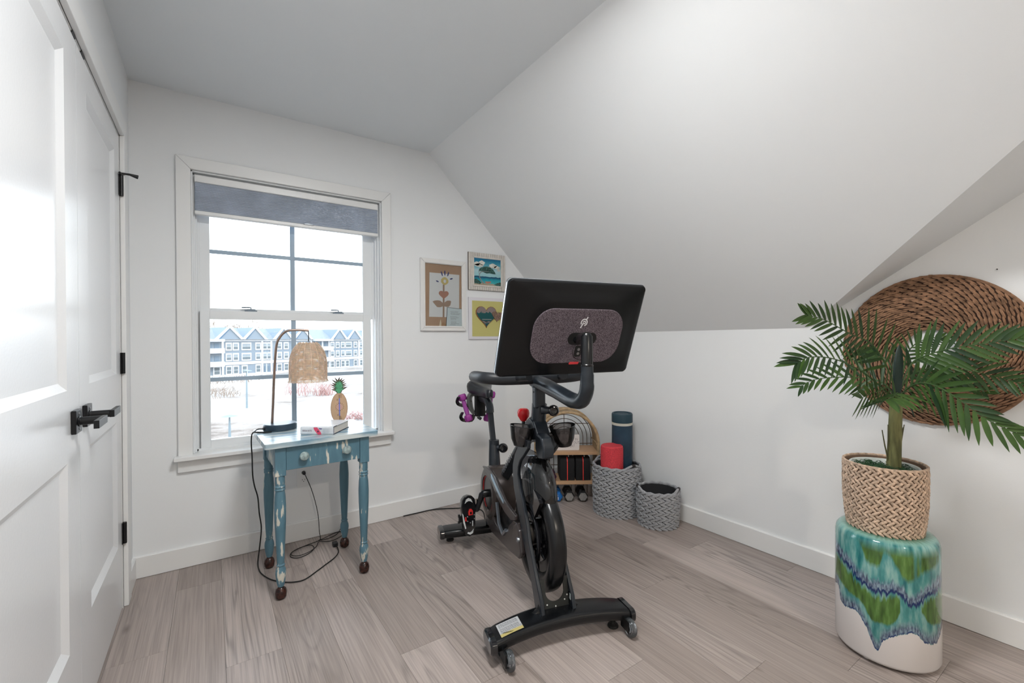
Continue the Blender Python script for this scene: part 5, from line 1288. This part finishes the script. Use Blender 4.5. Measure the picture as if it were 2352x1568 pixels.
# cranks and pedals
def crank(sx_, py_, pz_):
    c = bpy.data.objects.new('crank', None); COL.objects.link(c); c.parent = bike
    g = G(); a = Vector((sx_*.108, CYc, CZc)); b_ = Vector((sx_*.118, py_, pz_)); g.tube([a-(b_-a)*.10, a, a+(b_-a)*.5, b_, b_+(b_-a)*.09], [.012, .020, .0145, .0145, .009], 10, sx=.62, up=(1, 0, 0)); obj('crank_arm', g, steelb, c)
    g = G(); g.tube([(sx_*.108, py_, pz_), (sx_*.150, py_, pz_)], .0065, 10); obj('pedal_spindle', g, mat('spindle_steel', (.4, .4, .42), .25, .9), c)
    pd = bpy.data.objects.new('pedal', None); COL.objects.link(pd); pd.parent = bike; pd.location = (sx_*.168, py_+.0, pz_-.022); pd.rotation_euler = (radians(-8), 0, radians(4))
    # hanging cage seen edge-on: sole shaped body, x width, z length
    P_ = [(-.022, -.100), (0, -.108), (.022, -.100), (.034, -.06), (.036, 0), (.042, .05), (.036, .085), (.020, .102), (0, .107), (-.020, .102), (-.036, .085), (-.042, .05), (-.036, 0), (-.034, -.06)]
    g = G(); g.prism(P_, -.018, .016, ax='y'); obj('pedal_body', g, gloss, pd, bev=.007, seg=3, smooth=False)
    wm = mat('pedal_white', (.62, .64, .64), .4); rm = mat('pedal_red', (.70, .03, .03), .4)
    g = G(); g.prism([(-.022, .066), (-.014, .086), (0, .093), (.014, .086), (.022, .066), (.012, .074), (0, .078), (-.012, .074)], -.0225, -.0175, ax='y'); obj('toe_mark', g, wm, pd, smooth=False)
    g = G(); g.prism([(-.016, -.088), (0, -.097), (.016, -.090), (.020, -.070), (.012, -.080), (0, -.086), (-.010, -.082)], -.0225, -.0175, ax='y'); obj('heel_mark', g, wm, pd, smooth=False)
    g = G(); g.prism([(-.0385, .018), (-.033, .010), (-.020, -.062), (-.026, -.064), (-.035, -.03)], -.021, -.0175, ax='y'); obj('side_mark', g, wm, pd, smooth=False)
    g = G(); g.prism([(.015, -.028), (.020, -.028), (.018, -.055), (.014, -.055)], -.021, -.0175, ax='y'); obj('side_mark', g, wm, pd, smooth=False)
    g = G(); g.prism([(-.006, .004), (.018, .004), (.020, .024), (.012, .036), (.002, .036), (-.006, .022)], -.030, -.018, ax='y'); obj('cleat_clip', g, rm, pd, smooth=False, bev=.002)
    g = G(); g.prism([(.002, .010), (.011, .010), (.011, .022), (.002, .022)], -.0315, -.029, ax='y'); obj('clip_slot', g, blk, pd, smooth=False)
    g = G(); g.box(-.024, -.018, -.026, -.018, -.024, -.004); obj('red_tab', g, rm, pd, smooth=False)
    for a_, b2 in ((-.010, -.004), (-.011, -.026), (.028, .002), (.028, -.018), (.004, -.036)):
        g = G(); g.ball((a_, -.021, b2), .0042, 8, 6); obj('bolt', g, mat('spindle_steel', (.4, .4, .42), .25, .9), pd)
    g = G(); g.box(-.055, -.034, -.012, .006, -.030, .004); g.box(-.060, -.050, -.010, .002, -.034, -.022); g.box(-.058, -.048, -.010, .002, -.004, .012); obj('strap_buckle', g, blk, pd, smooth=False, bev=.002)
    g = G(); g.tube([(.040, -.012, .040), (.048, -.016, .062), (.052, -.016, .078)], [.002, .003, .004], 6); obj('strap_end', g, blk, pd)
crank(-1, .845, .222); crank(1, .690, .448)
# down tube with lettering, seat tube, head tube
g = G(); a = Vector((0, .290, .780)); b_ = Vector((0, .720, .425)); g.tube([a, a*.5+b_*.5, b_], [.050, .044, .042], 4, sx=.70, up=(0, .636, .77)); dtb = obj('down_tube', g, steelb, bike, smooth=False, bev=.010, seg=3)
d_ = (b_-a).normalized(); ex = -d_; ey = Vector((1, 0, 0)).cross(ex)*-1
ez = Vector((-1, 0, 0)); ex = d_*-1; ey = ez.cross(ex)
Mt = Matrix(((ex.x, ey.x, ez.x, -.0312), (ex.y, ey.y, ez.y, .585), (ex.z, ey.z, ez.z, .530), (0, 0, 0, 1)))
text_mesh('frame_lettering', 'PELOTON', .040, Mt, mat('letter_gray', (.16, .17, .18), .4), bike, .0004, sx=1.0, spacing=1.15)
g = G(); g.tube(catmull([(.0, .93, .10), (.0, .935, .20), (.002, .905, .38), (.006, .925, .50), (.010, .94, .568)], 4), [.045-.0011*i for i in range(17)], 14, sx=.85); obj('seat_tube', g, steelb, bike)
g = G(); g.tube([(.010, .938, .515), (.010, .940, .575)], .0295, 16); obj('seat_collar', g, steelb, bike)
for kx_, ky_, kz_, kr, nm in ((.052, .900, .534, .0265, 'seat_knob'), (.046, .190, .853, .0235, 'handlebar_knob')):
    k_ = bpy.data.objects.new(nm, None); COL.objects.link(k_); k_.parent = bike
    g = G(); g.tube([(kx_-.040, ky_+.030, kz_), (kx_-.006, ky_+.006, kz_)], [.018, .015], 14); obj('knob_stem', g, steelb, k_)
    dv = Vector((-.15, -1, 0)).normalized(); Mk = Matrix.Translation((kx_, ky_, kz_)) @ dv.to_track_quat('Z', 'Y').to_matrix().to_4x4()
    g = G(); g.lathe([(0, -.016), (kr*.8, -.015), (kr*1.02, -.004), (kr, .008), (kr*.8, .016), (kr*.66, .017), (kr*.55, .011), (0, .009)], 28, Mk); obj('knob_cap', g, gloss, k_)
g = G(); g.tube([(.006, .942, .565), (.000, .955, .66), (-.004, .965, .735)], .0185, 4, sx=1.15, up=(.7, .7, 0)); sp_ = obj('seat_post', g, steelb, bike, smooth=False, bev=.004)
g = G(); g.tube(catmull([(-.004, .965, .730), (-.006, .970, .765), (-.012, .99, .790), (-.018, 1.03, .800), (-.024, 1.10, .800)], 4), [.022]*17, 10, sx=1.25); obj('seat_slider', g, steelb, bike)
g = G(); g.tube([(-.018, 1.03, .800), (-.020, 1.03, .835)], [.018, .013], 10); g.box(-.032, -.008, 1.00, 1.06, .828, .842); g.tube([(-.034, .93, .853), (-.030, 1.0, .843), (-.034, 1.09, .846), (-.050, 1.14, .862)], .0035, 6); g.tube([(-.010, .93, .853), (-.012, 1.0, .843), (-.008, 1.09, .846), (.008, 1.14, .862)], .0035, 6); obj('saddle_clamp', g, blk, bike)
# saddle: lofted, nose at low y
g = G(); rings = []; NS = 14; sx0 = -.022
for i in range(NS+1):
    t = i/NS; y = .895+.262*t; hw = .021+.008*t+.058*max(0, (t-.30)/.70)**1.1 if t < .93 else (.0810-.02*(t-.93)/.07)
    hw = max(.006, hw*(1 if t > .04 else .6)); zt = .866+.034*t-.006*sin(pi*t); dep_ = .036+.030*t
    rr = []
    for j in range(18):
        a = 2*pi*j/18; x = cos(a); zz = sin(a)
        lobe = .010*(1-abs(abs(x)-.55)/.55)*max(0, t-.4)*2-.016*(1-abs(x))**2*max(0, t-.35)*1.6 if zz > 0 else 0
        rr.append(g.V((sx0+hw*x*(abs(x)**-.15 if abs(x) > .01 else 1), y, zt-dep_*.45+(dep_*.55*max(0, zz)**.7 if zz > 0 else -dep_*.85*(-zz)**.6*(1 if abs(x) > .5 else .45))+lobe)))
    rings.append(rr)
for i in range(NS):
    for j in range(18): g.f([rings[i][j], rings[i][(j+1) % 18], rings[i+1][(j+1) % 18], rings[i+1][j]])
g.f(rings[0][::-1]); g.f(rings[-1])
sd_ = obj('saddle', g, mat('saddle_vinyl', (.012, .014, .018), .3), bike, ang=80)
# weight holder behind the saddle
wh = mat('holder_gray', (.10, .10, .095), .2)
g = G(); g.tube(catmull([(-.020, 1.10, .800), (-.060, 1.13, .825), (-.085, 1.14, .800), (-.080, 1.13, .74), (-.060, 1.12, .700)], 4), [.010, .012, .015, .017, .017, .018, .018, .018, .018, .018, .018, .017, .016, .015, .013, .011, .008], 8, sx=1.4); g.tube(catmull([(-.020, 1.10, .800), (.030, 1.13, .825), (.045, 1.14, .800), (.040, 1.13, .74), (.020, 1.12, .700)], 4), .014, 8); obj('weight_holder', g, wh, bike)
g = G(); g.box(-.060, .000, 1.08, 1.12, .690, .830); g.tube([(-.05, 1.08, .690), (-.03, 1.07, .675)], .010, 8); obj('holder_bracket', g, blk, bike, bev=.006)
for p0_, p1_ in (((-.150, 1.14, .780), (-.095, 1.12, .765)), ((-.128, 1.14, .685), (-.075, 1.12, .675))):
    g = G(); a = Vector(p0_); b_ = Vector(p1_); g.tube(catmull([a+Vector((-.006, -.02, .028)), a+Vector((-.012, 0, .0)), a+Vector((.005, .01, -.022)), b_+Vector((.0, .01, -.012)), b_+Vector((.012, 0, .02))], 3), .0055, 6, sx=2.2); obj('holder_cradle', g, gloss, bike)
def BW(p): return BM @ Vector(p)
pink = (.30, .035, .26)
for i, (a, b_, ln) in enumerate((((-.128, 1.150, .806), (-.092, 1.128, .672), 'magenta dumbbell held at the left of the bike saddle'), ((.060, 1.150, .815), (.022, 1.120, .665), 'magenta dumbbell mostly hidden behind the bike seat post'))):
    A3 = BW(a); B3 = BW(b_); ax_ = (B3-A3).normalized(); Mq = Matrix.Translation((A3+B3)/2) @ ax_.to_track_quat('Y', 'Z').to_matrix().to_4x4()
    dumbbell('dumbbell', ln, Mq, pink, .0265, (B3-A3).length+.03, grip=mat('magenta_grip', (.34, .07, .32), .45), group='magenta dumbbells on the bike', hl=.040)
# head tube, handlebar post, red brake knob
g = G(); g.tube([(.008, .268, .735), (.008, .262, .80), (.008, .250, .875)], [.036, .032, .032], 18, sx=1.0); obj('head_tube', g, steelb, bike)
g = G(); g.prism([(.175, .735), (.30, .700), (.40, .690), (.33, .790), (.285, .815), (.225, .80)], -.030, .034, ax='x'); obj('head_gusset', g, steelb, bike, smooth=False, bev=.012, seg=3)
g = G(); g.box(-.022, .026, .222, .262, .86, .955); obj('handlebar_post', g, steelb, bike, smooth=False, bev=.007, seg=3)
g = G(); g.tube([(-.0235, .240, .928), (-.0205, .240, .928)], .0045, 10); obj('post_hole', g, rubber, bike)
g = G(); g.prism([(.11, .675), (.17, .665), (.20, .70), (.19, .765), (.13, .755), (.105, .715)], -.036, .012, ax='x'); obj('brake_housing', g, steelb, bike, smooth=False, bev=.008, seg=3)
rk = bpy.data.objects.new('brake_knob', None); COL.objects.link(rk); rk.parent = bike; rk.location = (-.020, .372, .80); rk.scale = (1.22, 1.22, 1.15)
g = G(); g.tube([(0, 0, -.055), (0, 0, -.012)], .0065, 10); obj('brake_stem', g, blk, rk)
g = G(); g.lathe([(0, -.016), (.0095, -.016), (.014, -.008), (.0215, .004), (.0225, .018), (.020, .028), (.014, .034), (0, .035)], 10, Matrix.Rotation(.3, 4, 'Z')); obj('brake_cap', g, mat('knob_red', (.62, .012, .016), .25), rk, bev=.003, smooth=False)
g = G(); g.lathe([(0, -.066), (.016, -.066), (.017, -.052), (.013, -.046), (0, -.046)], 14); obj('brake_base', g, steelb, rk)
# glossy front shroud between the blades
g = G(); rings = []
for z, yf, hw in ((.670, .240, .020), (.655, .195, .040), (.625, .155, .056), (.590, .128, .062), (.545, .110, .064), (.500, .102, .064), (.470, .110, .064)):
    rings.append([g.V((hw*sin(a_), yf+.17*(1-cos(a_)**1)*1.0, z)) for a_ in [radians(-88+176*i/16) for i in range(17)]])
for i in range(len(rings)-1):
    for j in range(16): g.f([rings[i][j], rings[i][j+1], rings[i+1][j+1], rings[i+1][j]])
obj('front_shroud', g, glass_mat('smoked_clear', (.28, .28, .30), .06, 1.9, .25, (.02, .02, .022)), bike)
g = G(); g.box(-.024, .024, .215, .262, .50, .640); g.tube([(-.0, .215, .60), (.0, .180, .58)], .012, 8); g.tube([(.02, .22, .655), (.026, .17, .62), (.022, .215, .575)], .004, 6); obj('brake_caliper', g, gloss, bike, bev=.006)
g = G(); g.ball((-.012, .185, .628), .008, 10, 8); g.ball((.004, .19, .562), .007, 10, 8); obj('shroud_bolt', g, mat('bolt_steel', (.3, .33, .36), .25, .9), bike)
# cup holders
smoke = glass_mat('smoked_cup', (.62, .60, .60), .05, 1.45, .10, (.05, .045, .045))
for cxx, cyy, ln_ in ((-.080, .250, 1), (.098, .190, -1)):
    h_ = bpy.data.objects.new('bottle_holder', None); COL.objects.link(h_); h_.parent = bike; h_.location = (cxx, cyy, .700); h_.rotation_euler = (0, radians(8*ln_), 0)
    g = G(); pr = [(.030, .004), (.044, .030), (.056, .086), (.054, .086), (.042, .031), (.028, .006)]; g.lathe(pr, 28, closedprof=True); g.lathe([(0, .002), (.030, .002), (.030, .006), (0, .006)], 20); obj('holder_cup', g, smoke, h_)
    g = G(); g.lathe([(.0550, .084), (.0565, .085), (.0565, .087), (.0550, .088)], 28, closedprof=True); obj('holder_rim', g, gloss, h_)
    g = G(); s_ = -1 if ln_ < 0 else 1; g.tube([(s_*.030, 0, .055), (s_*.062, .01, .060)], .009, 8); obj('holder_mount', g, blk, h_)
# handlebar
g = G(); g.tube(catmull([(-.228, .45, .985), (-.232, .36, .990), (-.214, .285, .990), (-.14, .262, .985), (0, .256, .985), (.14, .262, .985), (.225, .285, .990), (.245, .36, .990), (.240, .45, 0.985)], 5), .0255, 12); hb = obj('handlebar', g, mat('handlebar_foam', (.018, .020, .024), .45), bike)
g = G(); g.tube(catmull([(-.085, .265, .985), (-.088, .22, .995), (-.07, .17, 1.0)], 4), .018, 10); obj('inner_grip', g, mat('handlebar_foam', (.018, .020, .024), .45), bike); g = G(); g.tube(catmull([(.100, .265, .985), (.102, .22, .995), (.085, .17, 1.0)], 4), .018, 10); obj('inner_grip', g, mat('handlebar_foam', (.018, .020, .024), .45), bike)
g = G(); g.tube([(.002, .245, .945), (.002, .25, .985)], [.028, .030], 14); obj('handlebar_stem', g, steelb, bike)
# screen arm
g = G(); g.tube(catmull([(.002, .29, .972), (.002, .17, .962), (.004, .02, .942), (.005, -.075, .930), (.006, -.137, .938), (.008, -.168, .975), (.008, -.172, 1.02), (.008, -.172, 1.060)], 5), [.030]*8+[.0285]*8+[.0265]*6+[.025]*6+[.0235]*4+[.0215]*4, 16); obj('screen_arm', g, steelb, bike)
g = G(); g.tube([(.008, -.172, 1.058), (.008, -.172, 1.064), (.008, -.172, 1.066), (.009, -.170, 1.160), (.009, -.168, 1.166)], [.0215, .0225, .0205, .0205, .016], 18); obj('arm_sleeve', g, blk, bike)
# screen: pose solved from its four corners
YW_, TL_ = radians(-10.424), radians(21.51)
rt = Vector((cos(YW_), sin(YW_), 0)); upv = Vector((0, 0, 1)); nn_ = rt.cross(upv); up2 = upv*cos(TL_)+nn_*sin(TL_); n3 = rt.cross(up2)
SCc = Vector((1.16536, 1.29272, 1.18559))
SMw = Matrix(((rt.x, up2.x, n3.x, SCc.x), (rt.y, up2.y, n3.y, SCc.y), (rt.z, up2.z, n3.z, SCc.z), (0, 0, 0, 1)))
scn = bpy.data.objects.new('touch_screen', None); COL.objects.link(scn); scn.parent = bike; scn.matrix_basis = BM.inverted() @ SMw
def loft(g, polys, capa=True, capb=True):
    R_ = [[g.V(p) for p in P] for P in polys]; n = len(R_[0])
    for i in range(len(R_)-1):
        for j in range(n): g.f([R_[i][j], R_[i][(j+1) % n], R_[i+1][(j+1) % n], R_[i+1][j]])
    if capa: g.f(R_[0][::-1])
    if capb: g.f(R_[-1])
def rr3(w_, h_, r_, z_, cx=0, cy=0, n=6): return [(x, y, z_) for x, y in rrect(w_, h_, r_, n, cx, cy)]
bkm = mat('screen_back_plastic', (.004, .0045, .0055), .30, spec=.35, bump=.15, bscale=700)
g = G(); loft(g, [rr3(.596, .374, .018, -.030), rr3(.602, .380, .020, -.026), rr3(.602, .380, .020, -.008), rr3(.598, .376, .020, -.001), rr3(.585, .363, .026, .002), rr3(.545, .325, .06, .0035), rr3(.48, .285, .09, .010), rr3(.425, .245, .09, .0165), rr3(.404, .226, .083, .0175)]); obj('screen_housing', g, bkm, scn, ang=50)
g = G(); loft(g, [rr3(.604, .382, .021, -.021), rr3(.605, .383, .021, -.019), rr3(.605, .383, .021, -.012), rr3(.604, .382, .021, -.010)], False, False); obj('silver_edge', g, mat('edge_silver', (.55, .60, .64), .2, .9), scn)
g = G(); loft(g, [rr3(.585, .355, .012, -.0305), rr3(.585, .355, .012, -.032)]); obj('display_glass', g, gloss, scn)
def spk():
    m = mat('speaker_mesh', (.13, .105, .12), .8, spec=.2); n, l, b = nodes_of(m); t = n.new('ShaderNodeTexCoord'); z = n.new('ShaderNodeTexNoise'); z.inputs['Scale'].default_value = 420; z.inputs['Detail'].default_value = 1; l.new(t.outputs['Object'], z.inputs['Vector'])
    cr = n.new('ShaderNodeValToRGB'); e = cr.color_ramp.elements; e[0].position = .40; e[0].color = (.06, .045, .055, 1); e[1].position = .6; e[1].color = (.21, .175, .20, 1); l.new(z.outputs['Fac'], cr.inputs[0]); l.new(cr.outputs[0], b.inputs['Base Color']); return m
PCX, PCY = .012, -.018
g = G(); loft(g, [rr3(.400, .222, .080, .016, PCX, PCY, 10), rr3(.400, .222, .080, .0192, PCX, PCY, 10), rr3(.394, .216, .077, .0205, PCX, PCY, 10)]); obj('speaker_panel', g, spk(), scn, smooth=False)
g = G(); loft(g, [rr3(.130, .050, .0245, .0200, .032, -.027, 8), rr3(.130, .050, .0245, .0212, .032, -.027, 8)]); obj('mount_recess', g, rubber, scn, smooth=False)
TIP = (SMw.inverted() @ BM) @ Vector((.009, -.168, 1.160)); g = G(); g.tube([(.002, -.030, .021), (.006, -.028, .040), (TIP.x*.5+.004, -.022+(TIP.y+.022)*.5, TIP.z*.55), TIP], [.013, .016, .018, .020], 12, sx=.8); g.tube([(-.004, -.030, .026), (.040, -.027, .030)], .012, 10); obj('tilt_mount', g, blk, scn)
g = G(); k = 24; g.tube([(.045+.046*cos(2*pi*j/k), -.077+.040*sin(2*pi*j/k), .0212) for j in range(k)], .0011, 4, closed=True); obj('pivot_ring', g, blk, scn)
g = G(); g.prism(rrect(.030, .046, .009, 3, .023, -.079), .0205, .0225); obj('port_cover', g, rubber, scn, smooth=False)
for q in (-.009, .008):
    g = G(); g.lathe([(.003, .0225), (.006, .0225), (.006, .0245), (.003, .0245)], 12, Matrix.Translation((.024, -.079+q, 0))); obj('port_screw', g, mat('screw_steel', (.3, .3, .31), .35, .8), scn)
g = G(); g.prism([(-.006, -.134), (.034, -.134), (.037, -.125), (-.004, -.125)], .018, .0235); obj('red_tag', g, mat('accent_red2', (.72, .05, .06), .4), scn, smooth=False)
g = G(); g.lathe([(.006, .0045), (.0085, .0045), (.0085, .0062), (.006, .0062)], 20, Matrix.Translation((.030, .140, 0)), closedprof=True); obj('lock_ring', g, blk, scn)
lw = mat('logo_white', (.85, .86, .88), .4)
LC = Vector((.0255, .040)); g = G()
k = 26; pts = []; lg_z = .0212
def pstroke(g, P, w_):
    P = [Vector((LC.x+a, LC.y+b)) for a, b in P]; A = []; B = []
    for i, p in enumerate(P):
        d = (P[min(i+1, len(P)-1)]-P[max(i-1, 0)]).normalized(); nrm = Vector((-d.y, d.x))*w_/2
        A.append(g.V((*(p+nrm), lg_z))); B.append(g.V((*(p-nrm), lg_z)))
    for i in range(len(P)-1): g.f([A[i], A[i+1], B[i+1], B[i]])
pstroke(g, [(.0130*cos(radians(a)), .0130*sin(radians(a))) for a in range(-75, 216, 12)], .0048)
pstroke(g, [(.001+.0050*cos(radians(a)), .0050*sin(radians(a))) for a in range(-120, 200, 20)], .0040)
pstroke(g, [(-.0120, -.0225), (-.0060, -.0085), (-.0035, -.0020)], .0048)
pstroke(g, [(.0075, .0105), (.0130, .0225)], .0050)
obj('logo', g, lw, scn, smooth=False)
pc = thing('bike_power_cord', 'thin black power cord on the floor along the window wall behind the bike', 'cord', (0, 0, 0))
g = G(); g.tube(catmull([(1.42, 2.700, .004), (1.25, 2.79, .004), (1.12, 2.800, .004), (1.03, 2.803, .004)], 5), .0035, 6); g.tube(catmull([(1.42, 2.700, .004), (1.50, 2.60, .004), (1.44, 2.45, .004)], 5), .0035, 6); obj('cable', g, rubber, pc)
